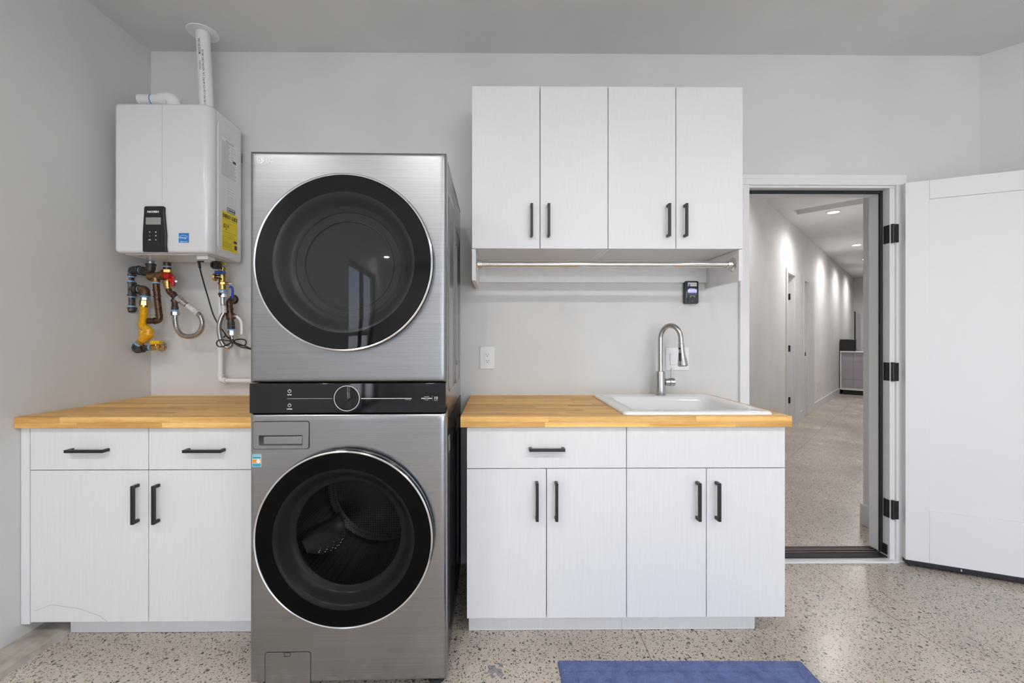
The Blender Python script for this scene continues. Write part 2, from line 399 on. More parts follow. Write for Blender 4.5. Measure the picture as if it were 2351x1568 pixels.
# left wall with the sliding-door opening far behind the camera
wy0, wy1, wz1 = -3.55, -5.6, 2.44
mb = MB()
def lwall(y0, y1, z0, z1): mb.prism([(lx(y0), y0), (lx(y0) - .15, y0), (lx(y1) - .15, y1), (lx(y1), y1)], z0, z1)
lwall(D + .08, wy0, 0, HC); lwall(wy1, YR - .15, 0, HC); lwall(wy0, wy1, wz1, HC)
mb.build('wall_left', 'wall_side', kind='structure', label='beige-grey painted wall on the left beside the water heater', cat='wall')
# back wall with the doorway
mb = MB(); T = .119
mb.box(-2.2, DX0 - .03, D, D + T, 0, HC); mb.box(DX1 + .03, xc + .25, D, D + T, 0, HC); mb.box(DX0 - .03, DX1 + .03, D, D + T, DZ + .03, HC)
mb.build('wall_back', 'wall', kind='structure', label='light warm-grey laundry wall behind the washer tower and cabinets', cat='wall')
MB().prism([(xc, D), (xc + .12, D + .12), (XR + .12, yd + .12), (XR, yd)], 0, HC).build('wall_right', 'wall', kind='structure', label='wall angling towards the camera behind the open white door', cat='wall')
MB().box(XR, XR + .15, YR, yd + .1, 0, HC).build('wall_side_right', 'wall', kind='structure', label='far right garage wall out of view', cat='wall')
GX0, GX1, GZ = .1, 4.6, 2.35  # unseen opening added in the rear wall to let in fill daylight
MB().box(lx(YR) - .2, GX0, YR - .15, YR, 0, HC).box(GX1, XR + .15, YR - .15, YR, 0, HC).box(GX0, GX1, YR - .15, YR, GZ, HC).build('wall_rear', 'wall', kind='structure', label='garage wall behind the camera', cat='wall')
MB().prism([(-30, -60), (40, -60), (40, YR - .2005), (-30, YR - .2005)], -.12, -.02).build('bounce_slab', 'bounce_slab', kind='structure', label='pale concrete driveway outside the open garage door', cat='bounce_slab')  # added slab, bounces daylight up to the ceiling and upper walls
pl = bpy.data.lights.new('daylight_portal', 'AREA'); pl.shape = 'RECTANGLE'; pl.size = GX1 - GX0; pl.size_y = GZ; pl.cycles.is_portal = True
plo = bpy.data.objects.new('daylight_portal', pl); COL.objects.link(plo); plo.location = ((GX0 + GX1) / 2, YR - .1, GZ / 2); plo.rotation_euler = (pi / 2, 0, 0)
pl2 = bpy.data.lights.new('window_portal', 'AREA'); pl2.shape = 'RECTANGLE'; pl2.size = wy0 - wy1; pl2.size_y = wz1; pl2.cycles.is_portal = True
plo2 = bpy.data.objects.new('window_portal', pl2); COL.objects.link(plo2); plo2.location = (lx(-4.6) - .12, (wy0 + wy1) / 2, wz1 / 2); plo2.rotation_euler = (0, -pi / 2, 0)
plo2.rotation_euler = (pi / 2, 0, -pi / 2)
# sliding glass door reflected in the dryer window
w1 = thing('window_1', 'black-framed sliding glass door reflected in the dryer window', 'window', (lx(-4.5), -4.5, 0), kind='structure')
def wf(y0, y1, z0, z1, name='frame', m='black', t=.05, o=.09):
    mbb = MB(); mbb.prism([(lx(y0) - o, y0), (lx(y0) - o + t, y0), (lx(y1) - o + t, y1), (lx(y1) - o, y1)], z0, z1); return mbb.build(name, m, w1)
for y0, y1 in ((wy0, wy0 - .07), ((wy0 + wy1) / 2 + .05, (wy0 + wy1) / 2 - .05), (wy1 + .07, wy1)): wf(y0, y1, .0, wz1)
wf(wy0 - .07, wy1 + .07, wz1 - .08, wz1); wf(wy0 - .07, wy1 + .07, 0, .08)
wf(wy0 - .07, (wy0 + wy1) / 2 + .05, .08, wz1 - .08, 'pane', 'clear', .006, .07); wf((wy0 + wy1) / 2 - .05, wy1 + .07, .08, wz1 - .08, 'pane', 'clear', .006, .07)

# baseboard behind the appliances and the concrete curb at the left
box('baseboard_back', 'trim', None, -.86, 1.29, D - .012, D - .0005, 0, .04, kind='structure', label='low white base strip along the laundry wall beside the washer', cat='baseboard')
mb = MB()
n = 24; rnd = random.Random(3)
loops = []
for i in range(n + 1):
    y = 1.05 + (1.905 - 1.05) * i / n; j = lambda a: rnd.uniform(-a, a)
    x0 = lx(y) + .0005; x1 = lx(y) + .118 + j(.0025)
    loops.append([(x0, y, 0), (x1 + .008, y, 0), (x1 + .002, y, .022 + j(.002)), (x1 - .012, y, .031 + j(.001)), (lx(y) + .05, y, .033), (x0, y, .033)])
mb.loft(loops).build('trim_1', 'concrete', kind='structure', smooth=True, label='rough concrete curb running along the foot of the left wall', cat='curb')

# door casing, jamb, weatherstrip, threshold
t1 = thing('trim_2', 'white casing and jamb around the doorway to the hall', 'door frame', ((DX0 + DX1) / 2, D, 0), kind='structure')
cw = .055
box('casing', 'trim', t1, DX0 - .03 - cw + .035, DX0 + .001, D - .018, D - .0005, 0, DZ + .012)
box('casing', 'trim', t1, DX1 + .026, DX1 + .026 + cw, D - .018, D - .0005, 0, DZ + .012)
box('casing', 'trim', t1, DX0 - .03 - cw + .035, DX1 + .03 + cw - .004, D - .018, D - .0005, DZ + .0125, DZ + .0125 + cw)
box('casing', 'trim', t1, DX0 - .03 - cw + .035, DX1 + .03 + cw - .004, D - .0198, D - .0183, DZ + .045, DZ + .0125 + cw, bevel=.001)
box('jamb', 'trim', t1, DX1, DX1 + .028, D - .006, D + T - .001, .0, DZ + .0)
box('jamb', 'trim', t1, DX0 - .028, DX0, D + .001, D + T - .001, .0, DZ)
box('jamb', 'trim', t1, DX0 - .028, DX1 + .028, D - .006, D + T - .001, DZ + .0005, DZ + .0285)
box('door_stop', 'trim', t1, DX1 - .010, DX1 - .0003, D + .052, D + T - .002, .03, DZ - .001)
box('door_stop', 'trim', t1, DX0 + .001, DX1 - .013, D + .052, D + T - .002, DZ - .013, DZ - .0005)
box('weatherstrip', 'blackrub', t1, DX1 - .014, DX1 - .0005, D + .034, D + .0515, .03, DZ - .001, bevel=.004, label='black rubber seal down the jamb')
box('weatherstrip', 'blackrub', t1, DX0 + .001, DX1 - .015, D + .034, D + .0515, DZ - .016, DZ - .0005, bevel=.004, label='black rubber seal across the head')
box('corner_pad', 'blackrub', t1, DX1 - .006, DX1 - .0002, D + .006, D + .033, .03, .085)
th = thing('door_threshold', 'ridged bronze metal threshold across the hall doorway', 'threshold', ((DX0 + DX1) / 2, D + .08, 0))
box('base_plate', 'sill', th, DX0 + .0005, DX1 - .001, D + .012, D + T + .01, .0005, .014)
for k in range(4): box('ridge', 'sill', th, DX0 + .001, DX1 - .0015, D + .050 + k * .020, D + .063 + k * .020, .0142, .024 + .002 * (k == 1), bevel=.003)
box('front_lip', 'blackrub', th, DX0 + .001, DX1 - .0015, D + .004, D + .046, .0142, .021)
box('concrete_lip', 'plasticw', th, DX0 - .02, DX1 + .03, D - .03, D + .0115, .0005, .012)

# open door leaf
PH = (2.196, 2.300)
ang = radians(-23.5)
dr = thing('door_1', 'open white shaker door with black hinges swung back to the angled wall', 'door', (PH[0], PH[1], 0), ang, local=True, kind='structure')
w, t, z0, z1 = .80, .044, .035, 2.062
st = .099
box('stile', 'doorwhite', dr, 0, st, -t / 2, t / 2, z0, z1); box('stile', 'doorwhite', dr, w - st, w, -t / 2, t / 2, z0, z1)
box('rail', 'doorwhite', dr, st + .0002, w - st - .0002, -t / 2, t / 2, z1 - st, z1); box('rail', 'doorwhite', dr, st + .0002, w - st - .0002, -t / 2, t / 2, z0, z0 + .275)
MB().box(st + .0002, w - st - .0002, -t / 2 + .008, t / 2 - .008, z0 + .2752, z1 - st - .0002).build('panel', 'doorwhite', dr)
box('door_sweep', 'blackrub', dr, .004, w, -t / 2 - .004, t / 2 + .002, .012, .0348, bevel=.003, label='dark sweep strip under the door')
for xx in (.22, .46, .68): box('screw', 'chrome', dr, xx, xx + .005, -t / 2 - .0052, -t / 2 - .0042, .02, .031, bevel=0)
for hv in (538, 853, 1167):
    zc = Z(2045, hv, 2.34)
    h = MB().lathe([(.0075, -.052), (.0075, .052)], (DX1 + .010, D - .014, zc), 'z', 16)
    o = h.build('hinge', 'black', t1, smooth=True)
    MB().box(DX1 - .0025, DX1 - .0002, D - .0062, D + .031, zc - .05, zc + .05).build('hinge_leaf', 'black', o, bevel=.002)
    mbs = MB()
    for zz, yy in ((-.036, .006), (-.012, .021), (.012, .006), (.036, .021)): mbs.lathe([(.004, -.0006), (.0035, .0002)], (DX1 - .0027, D + yy, zc + zz), 'x', 10)
    mbs.build('hinge_screws', 'blackrub', o, kind='stuff')
    MB().box(DX1 + .0165, DX1 + .036, D - .0215, D - .0185, zc - .05, zc + .05).build('hinge_leaf', 'black', o, bevel=.001)

# ================================================================== HALL BEYOND (runs off at 45 degrees)
HZ = 2.83; K = 1.85
def S(u):                                   # y on the hall's left wall seen along column u
    tt = tan(math.atan((u - CX) / F) + TH); return K / (1 - tt)
r2 = sqrt(.5)
def hallbox(mb, y0, y1, p0, p1, z0, z1):     # runs along the hall wall from y0 to y1, p = distance into the hall (negative = into the wall)
    q = lambda y, p: (y - K + p * r2, y - p * r2)
    return mb.prism([q(y0, p0), q(y1, p0), q(y1, p1), q(y0, p1)], z0, z1)
o1a, o1b = S(1806.5), S(1823)
o2a, o2b = S(1845), S(1853)
yE = 11.30; dh = 2.11
mb = MB()
hallbox(mb, D + T + .02, o1a, -.12, 0, 0, HZ); hallbox(mb, o1b, o2a, -.12, 0, 0, HZ); hallbox(mb, o2b, yE, -.12, 0, 0, HZ)
hallbox(mb, o1a, o1b, -.12, 0, dh, HZ); hallbox(mb, o2a, o2b, -.12, 0, dh, HZ)
mb.build('wall_hall_left', 'hallwall', kind='structure', label='white hall wall washed by downlights beyond the doorway', cat='wall')
mb = MB(); q = lambda y, p: (y - K + p * r2, y - p * r2)
mb.prism([q(yE, -.1), q(yE, 5.5), (q(yE, 5.5)[0] + .1, q(yE, 5.5)[1] + .1), (q(yE, -.1)[0] + .1, q(yE, -.1)[1] + .1)], 0, HZ)
mb.build('wall_hall_end', 'hallwall', kind='structure', label='pale end wall at the far end of the hall', cat='wall')
cxr, cyr = 2.405, 2.80
mb = MB(); mb.prism([(cxr, D + T + .0005), (cxr, cyr), (cxr + 4.4, cyr + 4.4), (cxr + 4.5, cyr + 4.3), (cxr + .12, cyr - .05), (cxr + .12, D + T + .0005)], 0, HZ)
mb.build('wall_hall_right', 'hallwall', kind='structure', label='white hall corner just inside the doorway on the right', cat='wall')
box('baseboard_right', 'trim', None, cxr - .016, cxr - .0005, D + T + .001, cyr + .008, 0, .135, kind='structure', label='white baseboard on the short hall wall at the right of the doorway', cat='baseboard')
mb = MB(); hallbox(mb, 2.6, 15.5, 5.5, 5.6, 0, HZ); mb.build('wall_hall_far', 'hallwall', kind='structure', label='far wall of the open room beyond the hall', cat='wall')
# closing walls of the hall, out of view
MB().prism([(-2.2, D + T + .001), (.66, D + T + .001), (.55, D + T + .06), (-2.2, D + T + .06)], 0, HZ).build('wall_hall_return', 'hallwall', kind='structure', label='hall wall backing on to the laundry wall', cat='wall')
# ceiling with a shallow recess
rc = [G2 for G2 in (0,)]
ra = S(1820)
def ceilpiece(y0, y1, p0, p1, z0=HZ, z1=HZ + .1):
    hallbox(mb, y0, y1, p0, p1, z0, z1)
mb = MB()
yA = 5.07 + .6; yB = yA + .30
# the recess: along the hall from s0 to s1, across from p0 on
def at_s(s, p): return s                      # hall stations measured by y on the left wall
s0, s1, p0r = 5.44, 5.62, .15
hallbox(mb, 1.0, s0, -.2, 6.5, HZ, HZ + .1); hallbox(mb, s1, 13, -.2, 6.5, HZ, HZ + .1); hallbox(mb, s0, s1, -.2, p0r, HZ, HZ + .1); hallbox(mb, s0, s1, 2.0, 6.5, HZ, HZ + .1)
hallbox(mb, s0 - .05, s1 + .05, p0r - .05, 2.05, HZ + .085, HZ + .12)
mb2 = mb
mb.build('ceiling_hall', 'hallceil', kind='structure', label='white hall ceiling with a shallow slot and downlights', cat='ceiling')
# doorway trims in the hall wall
t3 = thing('door_2', 'first doorway in the white hall wall with three black hinges', 'doorway', (*q((o1a + o1b) / 2, 0), 0), kind='structure')
mb = MB(); hallbox(mb, o1a - .055, o1a, .0003, .016, 0, dh + .06); mb.build('casing', 'trim', t3)
mb = MB(); hallbox(mb, o1b, S(1834), .0003, .016, 0, dh + .06); mb.build('casing', 'trim', t3)
mb = MB(); hallbox(mb, o1a, o1b, .0003, .016, dh + .0003, dh + .06); mb.build('casing', 'trim', t3)
mb = MB(); hallbox(mb, o1b - .02, o1b - .0003, -.13, 0, 0, dh - .0003); mb.build('jamb', 'trim', t3)
mb = MB(); hallbox(mb, o1b - .028, o1b - .0205, -.128, -.09, 0, dh - .001); mb.build('door_stop', 'trim', t3)
mb = MB(); hallbox(mb, o1a - .3, o1b + .3, -.165, -.135, 0.01, dh + .15); mb.build('door_leaf', 'hallwall', t3)
for hv in (682, 800, 918):
    yy = o1b - .035; dd = yy * 1.0
    zc = H + (CY - hv) * (yy + .12) / F
    mb = MB(); hallbox(mb, o1b - .0235, o1b - .0202, -.083, -.037, zc - .045, zc + .045); mb.build('hinge', 'black', t3, bevel=.004)
t4 = thing('door_3', 'second doorway in the white hall wall with a black strike plate', 'doorway', (*q((o2a + o2b) / 2, 0), 0), kind='structure')
mb = MB(); hallbox(mb, o2b, S(1867), .0003, .016, 0, dh + .06); mb.build('casing', 'trim', t4)
mb = MB(); hallbox(mb, o2a - .04, o2a, .0003, .016, 0, dh + .06); mb.build('casing', 'trim', t4)
mb = MB(); hallbox(mb, o2a, o2b, .0003, .016, dh + .0003, dh + .06); mb.build('casing', 'trim', t4)
mb = MB(); hallbox(mb, o2b - .02, o2b - .0003, -.13, 0, 0, dh - .0003); mb.build('jamb', 'trim', t4)
mb = MB(); hallbox(mb, o2a - .3, o2b + .3, -.165, -.135, .01, dh + .15); mb.build('door_leaf', 'hallwall', t4)
zc = H + (CY - 813) * (o2b + .05) / F
mb = MB(); hallbox(mb, o2b - .0235, o2b - .0202, -.036, -.012, zc - .03, zc + .03); mb.build('strike_plate', 'black', t4, bevel=.002)
mb = MB(); hallbox(mb, S(1867) + .002, S(1925) + .05, .0003, .014, 0, .13); mb.build('baseboard_hall', 'trim', kind='structure', label='white baseboard along the hall wall leading to the peninsula', cat='baseboard')
mb = MB(); hallbox(mb, S(1834) + .002, o2a - .042, .0003, .014, 0, .13); mb.build('baseboard_hall', 'trim', kind='structure', label='short white baseboard between the two hall doorways', cat='baseboard')
mb = MB(); hallbox(mb, D + T + .6, o1a - .057, .0003, .014, 0, .13); mb.build('baseboard_hall', 'trim', kind='structure', label='white baseboard on the hall wall before the first doorway', cat='baseboard')
so = thing('wall_outlet', 'small white outlet low on the hall wall', 'outlet', (*q(S(1878), 0), .38))
mb = MB(); hallbox(mb, S(1876.5), S(1879.5), .0005, .008, .33, .45); mb.build('cover_plate', 'plasticw', so)
mb = MB(); hallbox(mb, S(1877.3), S(1878.7), .0082, .011, .36, .42); mb.build('socket', 'trim', so)

# hall downlights
for i, s in enumerate((4.25, 5.75, 7.65, 8.95, 10.2)):
    c = q(s, .50)
    dl = thing('hall_downlight', ['recessed round downlight nearest the doorway in the hall ceiling', 'bright round recessed downlight beside the slot in the hall ceiling', 'round recessed downlight farther along the hall ceiling, near the smoke detector', 'recessed downlight before the end of the hall ceiling', 'recessed downlight over the peninsula at the hall end'][i], 'light', (c[0], c[1], HZ), group='hall downlights')
    MB().ring(.060, .078, -.006, -.0005, (c[0], c[1], HZ), 40, 'z').build('trim_ring', 'trim', dl, smooth=True)
    MB().lathe([(.059, -.004), (.059, -.0008)], (c[0], c[1], HZ), 'z', 40).build('lens', 'lampglow', dl, smooth=True)
    li = bpy.data.lights.new('hall_lamp', 'SPOT'); li.energy = HALL_W * (1.0, 1.5, 1.7, 1.7, 1.7)[i]; li.spot_size = radians(168); li.spot_blend = 1.0; li.shadow_soft_size = .07; li.color = (1, .965, .955)
    lo = bpy.data.objects.new('hall_lamp', li); COL.objects.link(lo); lo.parent = dl; lo.location = (0, 0, -.03)
sd = q(7.35, .62)
MB().lathe([(.0, -.03), (.05, -.03), (.062, -.018), (.065, -.0005)], (sd[0] + .05, sd[1] - .05, HZ), 'z', 32).build('smoke_detector', 'plasticw', None, smooth=True, label='slim round smoke detector on the hall ceiling beside the farther downlight', cat='smoke detector')

# peninsula with tiled face, things on it
pc = q(S(1925), 0)
yP = S(1926)
pen = thing('kitchen_peninsula', 'grey-mauve peninsula with thin white top at the end of the hall', 'counter', (*q(yP, .5), 0))
def penbox(y0, y1, p0, p1, z0, z1, name, m, parent=pen, **kw):
    mb = MB(); hallbox(mb, y0, y1, p0, p1, z0, z1); return mb.build(name, m, parent, **kw)
penbox(yP + .03, yP + .98, .03, 2.2, .14, .915, 'body', 'peng')
penbox(yP + .04, yP + .94, .06, 2.1, .0005, .139, 'toe_kick', 'blackp', label='black recessed toe kick')
penbox(yP - .005, yP + 1.0, .018, 2.25, .9155, .945, 'top_slab', 'trim', label='thin white countertop')
penbox(yP + .005, yP + .0295, .018, 2.2, .1, .14, 'lower_trim', 'trim')
penbox(yP + .005, yP + .0295, .018, .045, .1405, .915, 'corner_trim', 'trim')
for r in range(4):
    for c in range(5): penbox(yP + .012 + .001 * ((r + c) % 2), yP + .0297, .048 + c * .2, .048 + c * .2 + .197, .1425 + r * .193, .1425 + r * .193 + .19, 'tile', 'peng')
sp = thing('speaker', 'black box speaker at the left end of the white peninsula top', 'speaker', (*q(yP + .15, .25), .9455))
penbox(yP + .03, yP + .125, .012, .285, .9455, 1.20, 'cabinet', 'blackp', sp, bevel=.008)
penbox(yP + .025, yP + .0295, .02, .277, .955, 1.19, 'grille', 'blackrub', sp)
tv = thing('television', 'thin television standing edge-on on the peninsula behind the speaker', 'television', (*q(yP + .40, .40), .9455))
penbox(yP + .155, yP + .93, .245, .262, .985, 1.80, 'panel', 'tvgrey', tv, bevel=.006)
penbox(yP + .150, yP + .1545, .240, .266, .980, 1.81, 'end_bezel', 'blackp', tv)
penbox(yP + .30, yP + .48, .18, .38, .9455, .957, 'stand', 'blackp', tv, bevel=.003)
penbox(yP + .38, yP + .41, .247, .260, .9575, .9845, 'neck', 'blackp', tv)

# ================================================================== GARAGE DOWNLIGHTS (above and behind the camera)
for j, y in enumerate((-.32, -2.3, -5.3)):
    for i, x in enumerate((-.45, .85, 2.15, 3.45) if j == 1 else (-1.9, -.3, 1.2, 2.7)):
        if j == 0: x = (-1.55, -.45, .85, 2.15)[i]
        dl = thing('garage_downlight', 'round recessed garage ceiling downlight, %s row, %s' % (('front', 'middle', 'rear')[j], ('leftmost', 'second from left', 'third from left', 'rightmost')[i]), 'light', (x, y, HC), group='garage downlights')
        MB().ring(.062, .082, -.006, -.0005, (x, y, HC), 32, 'z').build('trim_ring', 'trim', dl, smooth=True)
        MB().lathe([(.061, -.004), (.061, -.0008)], (x, y, HC), 'z', 32).build('lens', 'lampglow', dl, smooth=True)
        li = bpy.data.lights.new('garage_lamp', 'AREA'); li.shape = 'DISK'; li.size = .09; li.energy = GARAGE_W; li.color = (1, .985, .975)
        lo = bpy.data.objects.new('garage_lamp', li); COL.objects.link(lo); lo.parent = dl; lo.location = (0, 0, -.012)

# ================================================================== CABINETS
def pull(parent, x, y, z, vert=True, ln=.152, s=.0115, st=.032):
    """square bar pull; y is the face it is fixed to"""
    mb = MB(); h = ln / 2
    if vert:
        pr = [(-h, 0), (-h, -st), (h, -st), (h, 0), (h - s, 0), (h - s, -st + s), (-h + s, -st + s), (-h + s, 0)]
        mb.loft([[(x + dx, y + b - .0003, z + a) for a, b in pr] for dx in (-s / 2, s / 2)])
    else:
        pr = [(-h, 0), (-h, -st), (h, -st), (h, 0), (h - s, 0), (h - s, -st + s), (-h + s, -st + s), (-h + s, 0)]
        mb.loft([[(x + a, y + b - .0003, z + dz) for a, b in pr] for dz in (-s / 2, s / 2)])
    return mb.build('handle', 'black', parent, bevel=.0008)
FY = 1.72; FT = .019
def front(name, parent, x0, x1, z0, z1, y=FY, m='lam'):
    return box(name, m, parent, x0 + .0015, x1 - .0015, y, y + FT, z0 + .0015, z1 - .0015, bevel=.001)
def carcass(parent, x0, x1, z0, z1, y0, y1, top=True):
    t = .018
    box('side_panel', 'lam', parent, x0, x0 + t, y0, y1, z0, z1, bevel=.0006); box('side_panel', 'lam', parent, x1 - t, x1, y0, y1, z0, z1, bevel=.0006)
    box('bottom_panel', 'lamh', parent, x0 + t + .0002, x1 - t - .0002, y0, y1, z0, z0 + t, bevel=.0006)
    box('back_panel', 'lamh', parent, x0 + t + .0002, x1 - t - .0002, y1 - .006, y1, z0 + t + .0002, z1, bevel=.0004)
    if top: box('top_panel', 'lamh', parent, x0 + t + .0002, x1 - t - .0002, y0, y1 - .0062, z1 - t, z1, bevel=.0006)
ZB, ZL, ZT = .090, .6985, .868
LH = 1.69
# left cabinet
xa, xm, xe = -1.872, X(341, FY), X(341, FY) + .4665
lc = thing('base_cabinet', 'white base cabinet with two drawers and two doors left of the washer tower', 'cabinet', ((xa + xe) / 2, 2.0, 0))
carcass(lc, xa, xe - .001, ZB, ZT, FY + FT + .0008, D - .002, False)
MB().prism([(lx(FY) + .002, FY), (xa - .0012, FY), (xa - .0012, FY + .02), (lx(FY) + .002, FY + .02)], ZB - .006, ZT).build('filler_strip', 'lam', lc)
for (x0, x1, u, hu) in ((xa, xm, 190.5, 302), (xm, xe, 462, 350)):
    d = front('drawer', lc, x0, x1, ZL, ZT); pull(d, X(u, 1.688), FY, Z(u, 1037, 1.688), False)
    d = front('door', lc, x0, x1, ZB, ZL); pull(d, X(hu, 1.688), FY, Z(hu, 1161, 1.688))
box('toe_kick', 'lam', lc, lx(1.8) + .125, xe - .002, 1.79, 1.805, .001, ZB - .0005)
sdoor = [c for c in lc.children if c.name.startswith('door')][0]
MB().tube([P(u_, v_, FY - .0003) for u_, v_ in ((80, 1403), (98, 1396), (118, 1389), (150, 1393), (180, 1397), (205, 1406), (228, 1414), (247, 1428))], .0005, 6, smooth_n=3).build('scuff_line', 'tvgrey', sdoor, smooth=True, label='thin wavy grey scuff line')
# right cabinets
xs = [-.1305, .192, .5155, .839, 1.160]
ra_ = thing('base_cabinet', 'white base cabinet with one handled drawer over two doors right of the washer tower', 'cabinet', ((xs[0] + xs[2]) / 2, 2.0, 0))
rb_ = thing('base_cabinet', 'white sink base cabinet with a plain panel over two doors under the sink', 'cabinet', ((xs[2] + xs[4]) / 2, 2.0, 0))
carcass(ra_, xs[0] + .001, xs[2] - .0005, ZB + .004, ZT, FY + FT + .0008, D - .014, False)
carcass(rb_, xs[2] + .0005, xs[4] - .001, ZB + .004, ZT, FY + FT + .0008, D - .02, False)
d = front('drawer', ra_, xs[0], xs[2], ZL + .002, ZT); pull(d, X(1256.5, 1.69), FY, Z(1256, 1034, 1.69), False, .143)
front('false_panel', rb_, xs[2], xs[4], ZL + .002, ZT)
for k, (par, hu) in enumerate(((ra_, 1233.5), (ra_, 1278.5), (rb_, 1607.5), (rb_, 1652.5))):
    d = front('door', par, xs[k], xs[k + 1], ZB + .006, ZL + .002); pull(d, X(hu, 1.69), FY, Z(hu, 1154, 1.69))
box('toe_kick', 'lam', ra_, xs[0] + .004, xs[2], 1.79, 1.805, .001, ZB + .0035)
box('toe_kick', 'lam', rb_, xs[2] + .0003, 1.078, 1.79, 1.805, .001, ZB + .0035)
box('toe_kick', 'lam', rb_, 1.063, 1.078, 1.8055, D - .02, .001, ZB + .0035)
# upper cabinets
ux = [-.1275, .193, .5125, .832, 1.149]
UZ0, UZ1, UY = 1.6485, 2.408, 2.0
ua = thing('wall_cabinet', 'white two-door wall cabinet nearer the washer tower, above the chrome rod', 'cabinet', ((ux[0] + ux[2]) / 2, 2.16, UZ0))
ub = thing('wall_cabinet', 'white two-door wall cabinet nearer the hall doorway, above the chrome rod', 'cabinet', ((ux[2] + ux[4]) / 2, 2.16, UZ0))
for k, (par, a, b) in enumerate(((ua, ux[0] + .001, ux[2] - .0005), (ub, ux[2] + .0005, ux[4] - .001))):
    carcass(par, a, b, UZ0, UZ1 - .001, UY + FT + .0008, D - .001)
for k, (par, hu) in enumerate(((ua, 1221), (ua, 1260.5), (ub, 1538), (ub, 1577.5))):
    d = front('door', par, ux[k], ux[k + 1], UZ0 - .004, UZ1, UY); pull(d, X(hu, 1.97), UY, Z(hu, 504, 1.97))
# rail frame below
rf = thing('rod_bracket_frame', 'white end panels and back cleat under the wall cabinets', 'bracket', ((ux[0] + ux[4]) / 2, 2.16, 1.496))
box('end_panel', 'lam', rf, ux[0] + .001, ux[0] + .019, UY + FT - .017, D - .001, 1.496, UZ0 - .0045, bevel=.0008)
box('end_panel', 'lam', rf, ux[4] - .019, ux[4] - .001, UY + FT - .017, D - .001, 1.496, UZ0 - .0045, bevel=.0008)
box('back_cleat', 'lam', rf, ux[0] + .0192, ux[4] - .0192, D - .019, D - .001, 1.5285, UZ0 - .0005, bevel=.0006)
# chrome rod
RY, RZ, RR = 2.055, Z(1400, 607, 2.055), .0152
rod = thing('closet_rod', 'polished chrome hanging rod under the wall cabinets', 'rod', ((ux[0] + ux[4]) / 2, RY, RZ))
MB().tube([(ux[0] + .03, RY, RZ), (.5, RY, RZ), (ux[4] - .03, RY, RZ)], RR, 28).build('tube', 'chrome', rod, smooth=True)
for x, s in ((ux[0] + .0195, 1), (ux[4] - .0195, -1)):
    MB().lathe([(.033, 0), (.034, s * .002), (.030, s * .005), (.021, s * .007), (.0195, s * .028), (.0165, s * .03)], (x, RY, RZ), 'x', 40).build('flange', 'chrome', rod, smooth=True)

# ------------------------------------------------------------------ butcher block tops, stave by stave
def countertop(label, x0f, x1, y0, y1, z0, z1, hole=None, seed=1):
    o = thing('countertop', label, 'countertop', ((x0f(y0) + x1) / 2, (y0 + y1) / 2, z0))
    rn = random.Random(seed); rows = 15; rw = (y1 - y0) / rows
    for r in range(rows):
        a, b = y0 + r * rw, y0 + (r + 1) * rw - .00015
        zs = [(z0, z1)]
        if r == 0: zs = [(z0, z0 + (z1 - z0) * .48), (z0 + (z1 - z0) * .48 + .0002, z1)]
        for (za, zb) in zs:
            xx = x0f((a + b) / 2); xend = x1
            segs = []
            cur = xx; first = rn.uniform(.15, .55)
            while cur < xend - .001:
                nx = min(xend, cur + first); first = rn.uniform(.30, .62)
                if xend - nx < .12: nx = xend
                segs.append((cur, nx - (.00015 if nx < xend else 0))); cur = nx
            for (p, qx) in segs:
                parts = [(p, qx)]
                if hole and b > hole[2] and a < hole[3]:
                    parts = []
                    if p < hole[0]: parts.append((p, min(qx, hole[0])))
                    if qx > hole[1]: parts.append((max(p, hole[1]), qx))
                for (c, d) in parts:
                    if d - c > .01: MB().box(c, d, a, b, za, zb).build('stave', 'wood', o, bevel=.0005, seg=1)
    return o
CY0, CZ0, CZ1 = 1.697, .8715, .914
countertop('butcher block countertop fitted into the left corner beside the washer tower', lambda y: lx(y) + .001, -.905, CY0, D - .001, CZ0, CZ1, seed=4)
countertop('butcher block countertop holding the white sink', lambda y: -.153, 1.172, CY0, D - .001, CZ0, CZ1, hole=(.548, 1.092, 1.778, 2.222), seed=9)

# sink
sk = thing('sink', 'white rectangular drop-in sink with deep basin in the right countertop', 'sink', (.81, 2.0, .9145))
def lp(x0, x1, y0, y1, r, z): return [(a, b, z) for a, b in rrect(x0, x1, y0, y1, r, 8)]
sx0, sx1, sy0, sy1 = .506, 1.116, 1.724, 2.288
bx0, bx1, by0, by1 = .575, 1.065, 1.80, 2.185
loops = [lp(sx0, sx1, sy0, sy1, .018, .9145), lp(sx0 - .001, sx1 + .001, sy0 - .001, sy1 + .001, .02, .919), lp(sx0 + .003, sx1 - .003, sy0 + .003, sy1 - .003, .018, .9265), lp(sx0 + .010, sx1 - .010, sy0 + .010, sy1 - .010, .014, .9285),
         lp(sx0 + .02, sx1 - .02, sy0 + .02, sy1 - .02, .014, .9275), lp(bx0 - .012, bx1 + .012, by0 - .012, by1 + .012, .05, .9262), lp(bx0, bx1, by0, by1, .05, .922), lp(bx0 + .006, bx1 - .006, by0 + .006, by1 - .006, .05, .905),
         lp(bx0 + .03, bx1 - .03, by0 + .03, by1 - .03, .06, .78), lp(bx0 + .06, bx1 - .06, by0 + .06, by1 - .06, .06, .735), lp(bx0 + .15, bx1 - .15, by0 + .12, by1 - .12, .05, .728)]
MB().loft(loops, False, True).build('basin', 'porcelain', sk, smooth=True, ang=60)
loops = [lp(bx0 - .02, bx1 + .02, by0 - .015, by1 + .015, .05, .914), lp(bx0 - .005, bx1 + .005, by0 + .0, by1 + .0, .05, .90), lp(bx0 + .02, bx1 - .02, by0 + .02, by1 - .02, .05, .77), lp(bx0 + .05, bx1 - .05, by0 + .05, by1 - .05, .05, .724)]
